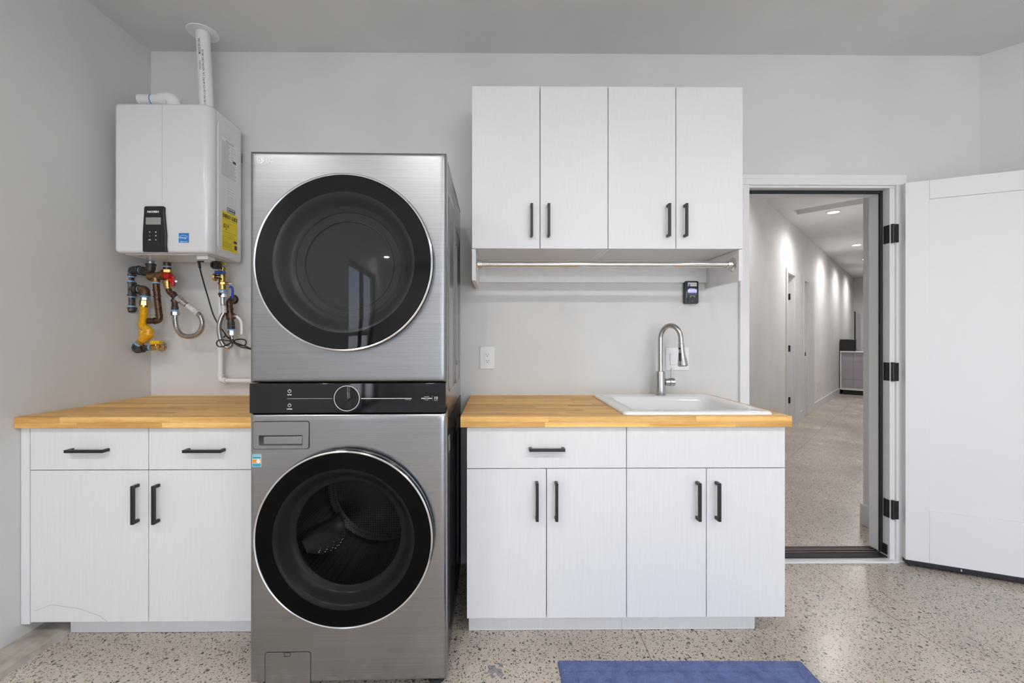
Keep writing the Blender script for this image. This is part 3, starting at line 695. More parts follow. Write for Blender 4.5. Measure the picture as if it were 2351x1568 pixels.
MB().loft(loops, False, True).build('basin_shell', 'porcelain', sk, smooth=True)
MB().lathe([(.042, .0), (.042, .002), (.034, .003), (.03, .001)], (.82, 1.99, .7283), 'z', 40).build('drain', 'drainsteel', sk, smooth=True)

# faucet
fx, fy = X(1517, 2.235), 2.240
fc = thing('faucet', 'brushed gooseneck pull-down faucet standing behind the sink', 'faucet', (fx, fy, .927))
MB().lathe([(.0275, 0), (.0275, .006), (.0245, .008), (.0245, .122), (.0235, .124)], (fx, fy, .9275), 'z', 40).build('body', 'nickel', fc, smooth=True)
dirx = Vector((.66, -.75, 0)); R_ = .055
pts = [Vector((fx, fy, 1.05)), Vector((fx, fy, 1.12)), Vector((fx, fy, 1.19))]
for k in range(0, 17):
    a = pi - (pi * .985) * k / 16
    pts.append(Vector((fx, fy, 1.2205)) + dirx * (R_ + R_ * cos(a)) + Vector((0, 0, .070 * sin(a))))
pts.append(pts[-1] + Vector((.0012, 0, -.028)))
MB().tube(pts, .0125, 24, smooth_n=2).build('spout', 'nickel', fc, smooth=True)
e0 = pts[-1]; e1 = (pts[-1] - pts[-2]).normalized(); e1 = Vector((.07, -.03, -1)).normalized()
hd = MB().lathe([(.0128, -.002), (.0145, .0), (.0145, .035), (.0175, .06), (.0235, .098), (.0245, .106), (.023, .1105)], e0, e1, 36).build('spray_head', 'nickel', fc, smooth=True)
side = -dirx
pb = e0 + e1 * .065 + Vector((-.017, -.010, 0))
MB().tube([e0 + e1 * .045 + Vector((-.0125, -.0085, 0)), e0 + e1 * .085 + Vector((-.0165, -.0125, 0))], .0068, 14).build('spray_button', 'blackp', hd, smooth=True)
MB().lathe([(.0055, 0), (.0055, .006)], e0 + e1 * .022 + Vector((-.0105, -.008, 0)), (-.8, -.6, 0), 14).build('spray_button', 'blackp', hd, smooth=True)
mb = MB()
for k in range(12):
    a = 2 * pi * k / 12; w_ = e1.cross(Vector((0, 1, 0))).normalized(); uu = e1.cross(w_)
    mb.lathe([(.0022, 0), (.0018, .0025)], e0 + e1 * .1107 + (w_ * cos(a) + uu * sin(a)) * .017, e1, 8)
mb.build('nozzles', 'blackrub', hd, kind='stuff')
zc = Z(1535, 877, fy)
MB().lathe([(.017, .022), (.0195, .024), (.0195, .046)], (fx, fy, zc), 'x', 32).build('valve_body', 'nickel', fc, smooth=True)
hk = MB().lathe([(.0205, .0475), (.0215, .049), (.0215, .071), (.020, .0725)], (fx, fy, zc), 'x', 32).build('handle', 'nickel', fc, smooth=True)
MB().tube([(fx + .060, fy, zc + .018), (fx + .060, fy, zc + .072)], .0048, 14).build('lever', 'nickel', hk, smooth=True)

# wall plates
WY = D - .0005
ol = thing('power_outlet', 'white duplex outlet on the wall at the left above the sink countertop', 'outlet', (X(1119, D), D, Z(1119, 822, D)))
x0, x1, za, zb = X(1102, D), X(1136, D), Z(1119, 847, D), Z(1119, 796, D)
rbox_xz(x0, x1, za, zb, .004, WY - .005, WY).build('cover_plate', 'plasticw', ol, bevel=.0015)
xm_, zm_ = (x0 + x1) / 2, (za + zb) / 2
rb = rbox_xz(xm_ - .0165, xm_ + .0165, zm_ - .0335, zm_ + .0335, .003, WY - .0068, WY - .0051).build('socket', 'plasticw', ol, bevel=.0006)
for dz in (-.019, .014):
    mb = MB().box(xm_ - .0075, xm_ - .0055, WY - .0072, WY - .0069, zm_ + dz, zm_ + dz + .008).box(xm_ + .0055, xm_ + .0075, WY - .0072, WY - .0069, zm_ + dz + .001, zm_ + dz + .008)
    mb.lathe([(.0025, 0), (.0025, -.0004)], (xm_, WY - .0069, zm_ + dz - .0045), 'y', 10); mb.build('slots', 'print', rb)
for dz in (-.048, .048): MB().lathe([(.003, 0), (.0025, -.0008)], (xm_, WY - .0051, zm_ + dz), 'y', 12).build('screw', 'plasticw', ol, smooth=True)
sw = thing('light_switch', 'white double rocker switch plate on the wall behind the faucet', 'switch', (X(1555, D), D, Z(1555, 824, D)))
x0, x1, za, zb = X(1528, D), X(1581, D), Z(1555, 850, D), Z(1555, 798, D)
rbox_xz(x0, x1, za, zb, .004, WY - .005, WY).build('cover_plate', 'plasticw', sw, bevel=.0015)
for sx_ in (.30, .70):
    xx = x0 + (x1 - x0) * sx_; zz = (za + zb) / 2
    box('rocker', 'plasticw', sw, xx - .0165, xx + .0165, WY - .009, WY - .0051, zz - .033, zz + .033, bevel=.002)
    for dz in (-.048, .048): MB().lathe([(.003, 0), (.0025, -.0008)], (xx, WY - .0051, zz + dz), 'y', 12).build('screw', 'plasticw', sw, smooth=True)

# garage door opener wall console
OY = D - .024
oc = thing('opener_console', 'black garage opener wall console with lit violet screen below the cabinets', 'control panel', (X(1588, D), D, Z(1588, 671, OY)))
p = lambda u, v, y=OY: P(u, v, y)
x0, x1, za, zb = p(1572, 0).x, p(1604, 0).x, p(1588, 697).z, p(1588, 645).z
rbox_xz(x0, x1, za, zb, .008, OY, WY).build('housing', 'blackp', oc, bevel=.002)
def oplate(name, u0, u1, v0, v1, m, par=oc, r=.001, th=.0012, **kw): return rbox_xz(p(u0, 0).x, p(u1, 0).x, p(1588, v1).z, p(1588, v0).z, r, OY - th, OY - .0003).build(name, m, par, bevel=.0003, seg=1, **kw)
st_ = oplate('sticker', 1579, 1599.5, 648.5, 657.5, 'plasticw', label='small white sticker with a blue mark')
rbox_xz(p(1580.5, 0).x, p(1584.5, 0).x, p(0, 656).z, p(0, 650.5).z, .0005, OY - .0016, OY - .0013).build('sticker_mark', 'stickb', st_)
text('brand_lettering', 'LiftMaster', .0072, (p(1589, 0).x, OY - .0006, p(0, 662.2).z), 'printw', oc, align='CENTER', bold=.0002, sx=1.1)
sc_ = oplate('screen', 1579, 1599.5, 664, 672, 'screen')
text('screen_text', 'CLOSED', .0045, (p(1592, 0).x, OY - .0014, p(0, 669).z), 'stickb', sc_, align='CENTER')
for k in range(4): oplate('soft_key', 1580 + k * 5, 1583.5 + k * 5, 673.8, 676, 'grayp')
oplate('navigation_pad', 1583, 1596, 678, 683.5, 'grayp', th=.003)
MB().box(p(1586, 0).x, p(1593, 0).x, OY - .0035, OY - .0031, p(0, 682.5).z, p(0, 679).z).build('pad_insert', 'black', oc)
pb_ = oplate('push_bar', 1579.5, 1598.5, 685.5, 693, 'blackp', th=.004)
text('arrow_mark', '\u25B2', .004, (p(1589, 0).x, OY - .0042, p(0, 691).z), 'printw', pb_, align='CENTER')
oplate('side_stripe', 1575.5, 1577, 668, 684, 'tvgrey')

# ================================================================== WASHER TOWER
TW, TZ = .680, 1.876
wt = thing('washer_dryer_tower', 'tall graphite steel washer and dryer tower with two round black glass doors', 'washing machine', ((-.864 - .1835) / 2, 1.49, 0), .016, local=True)
hw = TW / 2
def plate_hole(x0, x1, z0, z1, c, r, y0, y1, rr=.014, per=36):
    """front panel with rounded outer edges and a round opening"""
    def rect(i):
        a0, a1, b0, b1 = x0 + i, x1 - i, z0 + i, z1 - i; q = .006; pts = []
        for (ax, az), (bx, bz) in (((a0, b0), (a1, b0)), ((a1, b0), (a1, b1)), ((a1, b1), (a0, b1)), ((a0, b1), (a0, b0))):
            for k in range(per): pts.append((ax + (bx - ax) * k / per, az + (bz - az) * k / per))
        return pts
    loops = [[(a, y1, b) for a, b in rect(0)]]
    for k in range(5):
        t = k / 4 * pi / 2; loops.append([(a, y0 + rr - rr * sin(t), b) for a, b in rect(rr - rr * cos(t))])
    base = rect(rr + .01); circ = []
    for a, b in base:
        t = atan2(b - c[1], a - c[0]); circ.append((c[0] + r * cos(t), c[1] + r * sin(t)))
    loops.append([(a, y0, b) for a, b in base]); loops.append([(a, y0, b) for a, b in circ]); loops.append([(a, y1, b) for a, b in circ])
    return MB().loft(loops, False, False)
# door centres in the tower's own frame
dcx = X(793, 1.475) + .524; dz_ = 1.484; wz_ = .541; DR = .302
plate_hole(-hw, hw, 1.0705, TZ, (dcx, dz_), .24, 0, .05).build('dryer_front_panel', 'brush', wt, smooth=True, ang=50)
plate_hole(-hw, hw, .028, .9655, (dcx, wz_), .24, 0, .05).build('washer_front_panel', 'brushd', wt, smooth=True, ang=50)
cpn = rbox_xz(-hw + .002, hw - .002, .9665, 1.0695, .002, -.003, .05).build('control_panel', 'gloss', wt, bevel=.0015)
# side and rear shells (hollow boxes)
def shell(name, z0, z1, m, y0=.0502, y1=.705, ix=.004):
    mb = MB(); a = hw - ix; t = .006
    mb.box(-a, -a + t, y0, y1, z0, z1); mb.box(a - t, a, y0, y1, z0, z1); mb.box(-a + t, a - t, y1 - t, y1, z0, z1)
    mb.box(-a + t, a - t, y0, y1 - t, z1 - t, z1); mb.box(-a + t, a - t, y0, y1 - t, z0, z0 + t)
    return mb.build(name, m, wt)
sh1 = shell('dryer_cabinet', .936, TZ - .006, 'brushside')
sh2 = shell('washer_cabinet', .045, .930, 'sided', .0502, .715, .002)
box('top_cover', 'brushside', wt, -hw + .002, hw - .002, .0502, .700, TZ - .0058, TZ + .001, bevel=.002)
# pressed ribs on the right side
def ribs(par, specs, m):
    for (y0, y1, z0, z1) in specs:
        a = rrect(y0, y1, z0, z1, .03, 6); b = rrect(y0 + .006, y1 - .006, z0 + .006, z1 - .006, .026, 6)
        x = hw - (.004 if par is sh1 else .002) + .0002
        MB().loft([[(x, p[0], p[1]) for p in a], [(x + .003, p[0] + .002, p[1]) for p in [((pa[0] + pb[0]) / 2 - .002, (pa[1] + pb[1]) / 2) for pa, pb in zip(a, b)]], [(x, p[0], p[1]) for p in b]], False, False).build('pressed_rib', m, par, smooth=True)
ribs(sh1, [(.12, .34, 1.02, 1.78), (.40, .65, 1.02, 1.72), (.45, .60, 1.10, 1.66)], 'brushside')
ribs(sh2, [(.10, .32, .12, .86), (.38, .66, .10, .86), (.43, .61, .16, .80)], 'sided')
box('side_seam', 'black', sh1, hw - .012, hw - .003, .06, .70, .9305, .9355, bevel=0)
box('side_label', 'plasticw', sh2, hw - .0018, hw - .0012, .10, .14, .80, .86, bevel=0)
for fx_, fy_ in ((-.29, .06), (.30, .05), (-.29, .66), (.305, .60)):
    MB().lathe([(.030, .0005), (.032, .004), (.030, .014), (.014, .018), (.014, .0275 if fy_ < .06 else .0448)], (fx_, fy_, 0), 'z', 28).build('foot', 'blackrub', wt, smooth=True)
# dryer and washer doors
def door(name, cz, glass, washer):
    c = (dcx, 0, cz)
    dd = MB().lathe([(DR - .006, -.0005), (DR - .002, -.012), (DR + .001, -.030), (DR, -.036), (DR - .004, -.038)], c, 'y', 128).f and None
    mb = MB(); loops = []
    def circ(r, y): return [(c[0] + r * cos(2 * pi * k / 128), y, c[2] + r * sin(2 * pi * k / 128)) for k in range(128)]
    mb.loft([circ(.236, -.0005), circ(DR - .004, -.0005), circ(DR + .002, -.008), circ(DR + .003, -.026), circ(DR, -.033), circ(.236, -.033)], False, False)
    dd = mb.build(name, 'gloss', wt, smooth=True, ang=50)
    MB().loft([circ(DR - .0055, -.0332), circ(DR, -.0332), circ(DR + .0005, -.0365), circ(DR - .003, -.0385), circ(DR - .0055, -.0375)], False, False).build('trim_ring', 'ring', dd, smooth=True, label='thin polished ring')
    # flat black band, then the sunken ring
    MB().loft([circ(DR - .006, -.0335), circ(DR - .0062, -.0350), circ(.2405, -.0350), circ(.2405, -.0335)], False, False).build('outer_band', 'bandblack', dd, smooth=True, ang=50)
    MB().loft([circ(.240, -.0345), circ(.233, -.0335), circ(.224, -.024), circ(.215, -.010), circ(.205, .004), circ(.196, .012), circ(.186, .014), circ(.183, .020)], False, False).build('inner_bezel', 'ringdark' , dd, smooth=True, ang=80)
    if washer:
        g = MB().loft([circ(DR - .0065, -.0366), circ(.29, -.0369), circ(.22, -.0375), circ(.12, -.0382), circ(.03, -.0386)], False, True).build('glass', glass, dd, smooth=True, ang=80)
    else:
        g = MB().loft([circ(DR - .0065, -.0366), circ(.29, -.0368), circ(.20, -.0371), circ(.03, -.0373)], False, True).build('glass', glass, dd, smooth=True, ang=80)
    if washer:
        MB().loft([circ(.183, .020), circ(.178, .035), circ(.165, .065), circ(.14, .085), circ(.08, .097), circ(.01, .10)], False, True).build('porthole', 'port', dd, smooth=True, ang=80)
    else:
        MB().loft([circ(.183, .0205), circ(.158, .024), circ(.157, .020), circ(.153, .020), circ(.152, .026), circ(.02, .027)], False, True).build('porthole', 'ringdark', dd, smooth=True, ang=40)
    return dd
dd1 = door('dryer_door', dz_, 'glass_d', False)
dd2 = door('washer_door', wz_, 'glass_w', True)
# drum
dm = MB().lathe([(.20, .055), (.238, .07), (.238, .46), (.21, .48), (.02, .475)], (dcx, 0, wz_), 'y', 72).build('drum', 'drum', wt, smooth=True)
import bmesh as _b
_bm = _b.new(); _bm.from_mesh(dm.data); _b.ops.reverse_faces(_bm, faces=_bm.faces)
_f = [f for f in _bm.faces if len(f.verts) > 6 and f.calc_center_median().y < .06]; _b.ops.delete(_bm, geom=_f, context='FACES'); _bm.to_mesh(dm.data); _bm.free()
for a in (-35, 85, 205):
    t = radians(a); c0 = Vector((dcx + .205 * cos(t), 0, wz_ + .205 * sin(t))); inn = Vector((-cos(t), 0, -sin(t))); tang = Vector((-sin(t), 0, cos(t)))
    loops = []
    for k in range(13):
        s = k / 12; y = .10 + .34 * s; wd = .045 * sin(pi * (.08 + .84 * s)) + .012; hh = .055 * sin(pi * (.05 + .9 * s)); sh_ = .05 * sin(s * 2.4)
        loops.append([c0 + Vector((0, y, 0)) + tang * (wd * cos(g) + sh_) + inn * (hh * sin(g) - .005) for g in [pi * j / 10 for j in range(11)]])
    lf = MB().loft(loops).build('lifter', 'lifter', dm, smooth=True)
    mb = MB()
    for i in range(5):
        for j in range(8):
            s = .15 + .7 * j / 7; g = pi * (.12 + .3 * i / 4); y = .10 + .34 * s; wd = .045 * sin(pi * (.08 + .84 * s)) + .012; hh = .055 * sin(pi * (.05 + .9 * s)); sh_ = .05 * sin(s * 2.4)
            pp = c0 + Vector((0, y, 0)) + tang * (wd * cos(g) + sh_) + inn * (hh * sin(g) - .005)
            mb.lathe([(.0028, -.001), (.0026, .0012), (.0, .002)], pp, (inn * sin(g) + tang * cos(g)), 8)
    mb.build('studs', 'ring', dm, kind='stuff')
# detergent drawer
Xl = lambda u: X(u, 1.488) + .5238
Zl = lambda v: H - (v - CY) * 1.488 / F
a, b, c_, d_ = Xl(582) , Xl(711), Zl(1030), Zl(965.5)
def rr_ring(a, b, c_, d_, w_, r, y0, y1, name, m, par): return frame_xz(a, b, c_, d_, w_, r, y0, y1).build(name, m, par)
ha, hb, hc, hd_ = Xl(596.5), Xl(695), Zl(1020.5), Zl(998)
fr = MB()
o_ = rrect(a + .002, b - .002, c_ + .002, d_ - .002, .008, 6); i_ = rrect(ha, hb, hc, hd_, .003, 6)
fr.loft([[(p[0], -.0002, p[1]) for p in o_], [(p[0], -.0035, p[1]) for p in o_], [(p[0], -.0035, p[1]) for p in i_], [(p[0], -.0002, p[1]) for p in i_]], False, False)
dt = fr.build('detergent_drawer', 'brushd', wt, bevel=.0008, seg=1)
frame_xz(a, b, c_, d_, .002, .009, -.0008, -.0001).build('drawer_gap', 'black', dt)
mb = MB(); loops = []
for k in range(9):
    t = k / 8; ang_ = t * pi / 2
    loops.append([(x, -.0006 - .0022 * (1 - cos(ang_)), hc + (hd_ - hc) * (.02 + .96 * t)) for x in (ha, hb)])
n2 = []
for k in range(9):
    t = k / 8; n2 += [(ha, -.0030 + .0026 * sin(pi * t) ** .6, hc + (hd_ - hc) * t), (hb, -.0030 + .0026 * sin(pi * t) ** .6, hc + (hd_ - hc) * t)]
MB().add(n2, [(2 * k, 2 * k + 1, 2 * k + 3, 2 * k + 2) for k in range(8)]).build('finger_recess', 'sided', dt, smooth=True)
rbox_xz(ha + .016, hb - .001, hc + .004, hd_ - .004, .004, -.0030, -.0012).build('grip', 'brushd', dt, bevel=.0012, label='satin finger grip')
# lower service hatch
a, b, c_, d_ = Xl(609), Xl(714), Zl(1567), Zl(1493)
fh = frame_xz(a, b, c_, d_, .0018, .010, -.0007, -.0001).build('filter_hatch', 'black', wt)
rbox_xz(a + .002, b - .002, c_ + .002, d_ - .002, .009, -.0012, -.0001).build('hatch_cover', 'brushd', fh, bevel=.0005)
frame_xz(Xl(653), Xl(668), Zl(1503), Zl(1494), .001, .003, -.0022, -.0013).build('hatch_latch', 'black', fh)
# energy sticker
s0 = rbox_xz(Xl(580.5), Xl(601), Zl(1070), Zl(1041), .0015, -.0006, -.0001).build('energy_sticker', 'plasticw', wt, label='small teal and orange certification sticker')
def sp_(n_, u0, u1, v0, v1, m): MB().box(Xl(u0), Xl(u1), -.0009, -.00065, Zl(v1), Zl(v0)).build(n_, m, s0)
sp_('sticker_print', 581.3, 600.2, 1042, 1051, 'teal'); sp_('sticker_print', 581.3, 600.2, 1052.5, 1061, 'orange'); sp_('sticker_print', 581.3, 600.2, 1062, 1069.2, 'teal')
text('sticker_lettering', 'CERTIFIED', .0060, (Xl(590.8), -.0010, Zl(1046.5)), 'printw', s0, align='CENTER', ext=.0001, bold=.0001)
MB().lathe([(.0065, -.0009), (.0065, -.0012)], (Xl(594.5), 0, Zl(1057)), 'y', 20).build('sticker_badge', 'plasticw', s0)
# panel printing
def ringprint(name, u, v, r, w_, par, m='printw', y=-.0036, a0=0, a1=360):
    mb = MB(); n_ = 64; loops = []
    for k in range(n_ + 1):
        t = radians(a0 + (a1 - a0) * k / n_); cc, ss = cos(t), sin(t)
        loops.append([(Xl(u) + rr * cc, yy, Zl(v) + rr * ss) for rr, yy in ((r - w_, y + .0005), (r, y + .0005), (r, y), (r - w_, y))])
    return mb.loft(loops, False, False).build(name, m, par)
dial = MB().lathe([(.0430, -.0031), (.0430, -.0036), (.042, -.0038), (.001, -.0038)], (Xl(796.5), 0, Zl(914)), 'y', 72).build('dial', 'gloss', cpn, smooth=True)
ringprint('dial_ring', 796.5, 914, .0442, .0016, dial, 'printw', -.0040)
MB().box(Xl(661), Xl(763), -.0034, -.0031, Zl(915.0), Zl(913.8)).build('divider_line', 'grayp', cpn)
MB().box(Xl(829), Xl(945), -.0034, -.0031, Zl(915.2), Zl(914)).build('divider_line', 'printw', cpn)
for v, wd_ in ((897, 'DRYER'), (929.5, 'WASHER')):
    ringprint('power_icon', 666, v, .0058, .0011, cpn, a0=115, a1=425)
    MB().box(Xl(666) - .0005, Xl(666) + .0005, -.0036, -.0031, Zl(v) + .0008, Zl(v) + .0072).build('power_icon', 'printw', cpn)
    text('button_lettering', wd_, .0046, (Xl(666), -.0033, Zl(v + 9.5)), 'printw', cpn, align='CENTER', bold=.0002)
text('panel_lettering', 'INVERTER', .0032, (Xl(979), -.0033, Zl(911.5)), 'printw', cpn, align='CENTER', sx=1.25)
text('panel_lettering', 'DIRECT DRIVE', .0058, (Xl(979), -.0033, Zl(916)), 'printw', cpn, align='CENTER', bold=.0001)
text('panel_lettering', 'MOTOR', .0028, (Xl(979), -.0033, Zl(919)), 'printw', cpn, align='CENTER', sx=1.2)
MB().box(Xl(992.4), Xl(992.8), -.0034, -.0031, Zl(920), Zl(908)).build('panel_line', 'grayp', cpn)
text('panel_lettering', '10', .0145, (Xl(1000), -.0033, Zl(917)), 'printw', cpn, align='CENTER')
text('panel_lettering', 'WARRANTY', .0024, (Xl(1000.5), -.0033, Zl(919.8)), 'printw', cpn, align='CENTER')
text('panel_lettering', '*Hold 3 seconds', .0030, (Xl(936), -.0033, Zl(918)), 'printw', cpn, align='CENTER')
# maker's mark
text('maker_lettering', 'LG', .0230, (Xl(610.5), -.0004, Zl(375.8)), 'printw', wt, bold=.0002)
lg = MB().lathe([(.0125, -.0001), (.0125, -.0008)], (Xl(599.8), 0, Zl(369.8)), 'y', 36).build('maker_emblem', 'plasticw', wt)
ringprint('emblem_line', 599.8, 369.8, .0095, .0013, lg, 'grayp', -.0013, -0, 270)
MB().box(Xl(599.8) - .001, Xl(599.8) + .0005, -.0013, -.0009, Zl(369.8) - .006, Zl(369.8) + .005).box(Xl(599.8) - .001, Xl(599.8) + .004, -.0013, -.0009, Zl(369.8) - .006, Zl(369.8) - .0048).build('emblem_line', 'grayp', lg)
MB().lathe([(.0016, -.0009), (.0016, -.0013)], (Xl(599.8) - .005, 0, Zl(369.8) + .003), 'y', 12).build('emblem_dot', 'grayp', lg)

# ================================================================== WATER HEATER
hx0, hx1, hy0, hy1, hz0, hz1 = -1.820, -1.366, 2.03, 2.275, 1.630, 2.338
wh = thing('water_heater', 'white wall-hung tankless water heater with black control panel', 'water heater', ((hx0 + hx1) / 2, D, hz0))
def foot(i, z, rr=.04):
    r = rr - i * .4; o = []
    for cx_, cy_, a_, q_ in ((hx1 - i - r, hy0 + i + r, -90, r), (hx1 - i - .004, hy1 - .004, 0, .004), (hx0 + i + .004, hy1 - .004, 90, .004), (hx0 + i + r * .5, hy0 + i + r * .5, 180, r * .5)):
        for k in range(9):
            t = radians(a_ + 90 * k / 8); o.append((cx_ + q_ * cos(t), cy_ + q_ * sin(t), z))
    return o
hb_ = MB().loft([foot(.014, hz0), foot(.004, hz0 + .004), foot(0, hz0 + .014), foot(0, hz1 - .014), foot(.004, hz1 - .004), foot(.014, hz1)]).build('body', 'heater', wh, smooth=True, ang=50)
MB().box(hx0 + .02, hx1 - .035, hy1 + .0003, D - .001, hz0 + .004, hz1 - .05).build('rear_case', 'heater', wh, bevel=.004)
MB().box(X(372, hy0), X(372, hy0) + .0010, hy0 - .0004, hy0 + .001, hz0 + .25, hz1 - .012).build('front_crease', 'tvgrey', hb_)
MB().box(hx1 - .002, hx1 + .0006, hy0 + .0415, hy0 + .043, hz0 + .012, hz1 - .012).build('side_seam', 'tvgrey', hb_)
# side raised field
yf0, yf1, zf0, zf1 = hy0 + .055, hy1 - .012, hz0 + .03, hz1 - .05
pr = rrect(yf0, yf1, zf0, zf1, .02, 6)
MB().loft([[(hx1, p[0], p[1]) for p in pr], [(hx1 + .0025, p[0] * .985 + (yf0 + yf1) * .0075, p[1] * .995 + (zf0 + zf1) * .0025) for p in pr]]).build('side_panel', 'heater', wh, smooth=True)
SXX = hx1 + .0027
RS = (pi / 2, 0, pi / 2)
def lab(name, y0, y1, z0, z1, m, par=None, t=.0006, x=SXX, **kw): return MB().box(x, x + t, y0, y1, z0, z1).build(name, m, par or wh, **kw)
yl0, yl1 = yf0 + .025, yf1 - .035
# big data label
dlb = lab('data_label', yl0 - .005, yl1 + .012, 2.025, 2.22, 'plasticw')
rn = random.Random(5); mb = MB()
for k in range(30):
    z = 2.215 - k * .0062
    if k < 2: mb.box(SXX + .0007, SXX + .0009, yl0 + .03, yl1 - .02, z - .003, z)
    else:
        mb.box(SXX + .0007, SXX + .0009, yl0, yl0 + (yl1 - yl0) * (rn.uniform(.45, .55) if k < 16 else rn.uniform(.85, 1.0)), z - .0018, z)
        if k < 16 and k % 2: mb.box(SXX + .0007, SXX + .0009, yl0 + (yl1 - yl0) * .6, yl0 + (yl1 - yl0) * rn.uniform(.7, .98), z - .0018, z)
mb.build('label_lines', 'grayp', dlb, kind='stuff')
lab('label_block', yl1 - .03, yl1 - .005, 2.12, 2.133, 'print', dlb, x=SXX + .0007, t=.0003)
for (z0, z1, nn) in ((1.935, 1.985, 4), (1.885, 1.93, 6)):
    lb_ = lab('small_label', yl0 + .04, yl1 - .015, z0, z1, 'plasticw'); mb = MB()
    for k in range(nn): mb.box(SXX + .0007, SXX + .0009, yl0 + .044, yl1 - .02, z1 - .005 - k * (z1 - z0) / nn - .0015, z1 - .005 - k * (z1 - z0) / nn)
    mb.build('label_lines', 'grayp', lb_, kind='stuff')
pt_ = rrect(yl0 + .042, yl1 - .010, 1.8585, 1.882, .006, 5); pi_ = rrect(yl0 + .045, yl1 - .013, 1.8610, 1.8795, .004, 5)
MB().loft([[(SXX + .0006, a, b) for a, b in pt_], [(SXX + .0009, a, b) for a, b in pt_], [(SXX + .0009, a, b) for a, b in pi_], [(SXX + .0006, a, b) for a, b in pi_]], False, False).build('label_border', 'print', wh)
mb = MB()
for k in range(14): mb.box(SXX + .0003, SXX + .0005, yl0 + .052 + k * .004, yl0 + .0535 + k * .004 + .001 * (k % 3), 1.866, 1.875)
mb.build('barcode', 'print', wh, kind='stuff')
# yellow guide label
ylb = lab('energy_label', yl0 + .005, yl1 + .010, 1.665, 1.858, 'sticker', label='yellow energy guide label')
text('label_lettering', 'ENERGY', .027, (SXX + .0009, yl0 + .008, 1.826), 'print', ylb, RS, sx=.62, bold=.0007)
text('label_lettering', 'GUIDE', .027, (SXX + .0009, yl0 + .076, 1.826), 'print', ylb, RS, sx=.62, bold=.0007)
text('label_lettering', '$214', .026, (SXX + .0009, yl0 + .014, 1.778), 'print', ylb, RS, sx=.8, bold=.0004)
MB().add([(SXX + .0009, yl0 + .030, 1.774), (SXX + .0009, yl0 + .040, 1.774), (SXX + .0009, yl0 + .035, 1.765)], [(0, 1, 2)]).build('label_pointer', 'print', ylb)
mb = MB()
for (z, f0, f1) in ((1.818, 0, 1), (1.802, .3, .8), (1.757, .0, 1), (1.745, .35, .75), (1.735, .15, .85), (1.728, .35, .65), (1.717, .1, .3), (1.717, .6, .9), (1.705, 0, .6), (1.699, 0, .65), (1.693, 0, .6), (1.687, 0, .5), (1.681, 0, .6), (1.672, .4, .7)):
    mb.box(SXX + .0007, SXX + .0009, yl0 + .008 + f0 * (yl1 - yl0 - .002), yl0 + .008 + f1 * (yl1 - yl0 - .002), z - .0009, z)
mb.build('label_lines', 'print', ylb, kind='stuff')
lab('label_block', yl1 - .022, yl1 + .003, 1.712, 1.725, 'print', ylb, x=SXX + .0007, t=.0003); lab('label_block', yl1 - .016, yl1 + .003, 1.680, 1.702, 'print', ylb, x=SXX + .0007, t=.0003)
# control panel on the front
cu = lambda u: X(u, hy0)
cv = lambda v: Z(357, v, hy0)
def trap(g, y):
    x0a, x1a, x0b, x1b, zt, zb = cu(334.5) + g, cu(381) - g, cu(331) + g, cu(386) - g, cv(474.5) - g, cv(579) + g
    pts = [(x0b + .004, zb), (x1b - .0, zb), (x1b - .003, zb + .03), (x1b - .002, zb + .08), (x1a - .001, zt - .03), (x1a, zt - .006), (x1a - .006, zt), (x0a + .006, zt), (x0a, zt - .006), (x0a - .001, zt - .03), (x0b, zb + .08), (x0b, zb + .004)]
    return [(a, y, b) for a, b in pts]
cp_ = MB().loft([trap(0, hy0 - .0002), trap(0, hy0 - .009), trap(.003, hy0 - .012)]).build('control_panel', 'blackp', wh, bevel=.001)
CYY = hy0 - .0122
rbox_xz(cu(340), cu(374), cv(517), cv(501), .001, CYY - .0012, CYY).build('display', 'lcd', cp_)
text('maker_lettering', 'NAVIEN', .0125, (cu(356), CYY - .0001, cv(490)), 'printw', cp_, align='CENTER', bold=.0006, sx=1.2)
kp = rbox_xz(cu(340.5), cu(371.5), cv(558), cv(527), .002, CYY - .0012, CYY).build('keypad', 'black', cp_)
for sx_, vv, s in ((349, 535.5, 'H'), (363, 535.5, '\u25B2'), (349, 544.5, '<'), (363, 544.5, '\u25BC'), (349, 553.5, 'OK'), (363, 553.5, 'O')):
    text('key_mark', s, .008, (cu(sx_), CYY - .0014, cv(vv)), 'printw', kp, align='CENTER', bold=.0002)
# blue sticker
bs = rbox_xz(cu(410.5), cu(434), cv(557), cv(535), .0005, hy0 - .0009, hy0 - .0002).build('efficiency_sticker', 'stickb', wh, label='blue and white efficiency sticker')
text('sticker_lettering', 'energy', .013, (cu(412.5), hy0 - .0012, cv(547.5)), 'printw', bs, sx=.95, bold=.0001)
text('sticker_lettering', 'ENERGY STAR', .0055, (cu(422.2), hy0 - .0012, cv(555.6)), 'printw', bs, align='CENTER', bold=.0001)
mb = MB(); loops = []
for k in range(21):
    t = radians(20 + 140 * k / 20); loops.append([(cu(422) + rr * cos(t), yy, cv(549) + rr * .85 * sin(t)) for rr, yy in ((.0215, hy0 - .0010), (.0228, hy0 - .0010), (.0228, hy0 - .0013), (.0215, hy0 - .0013))])
mb.loft(loops).build('sticker_arc', 'printw', bs)
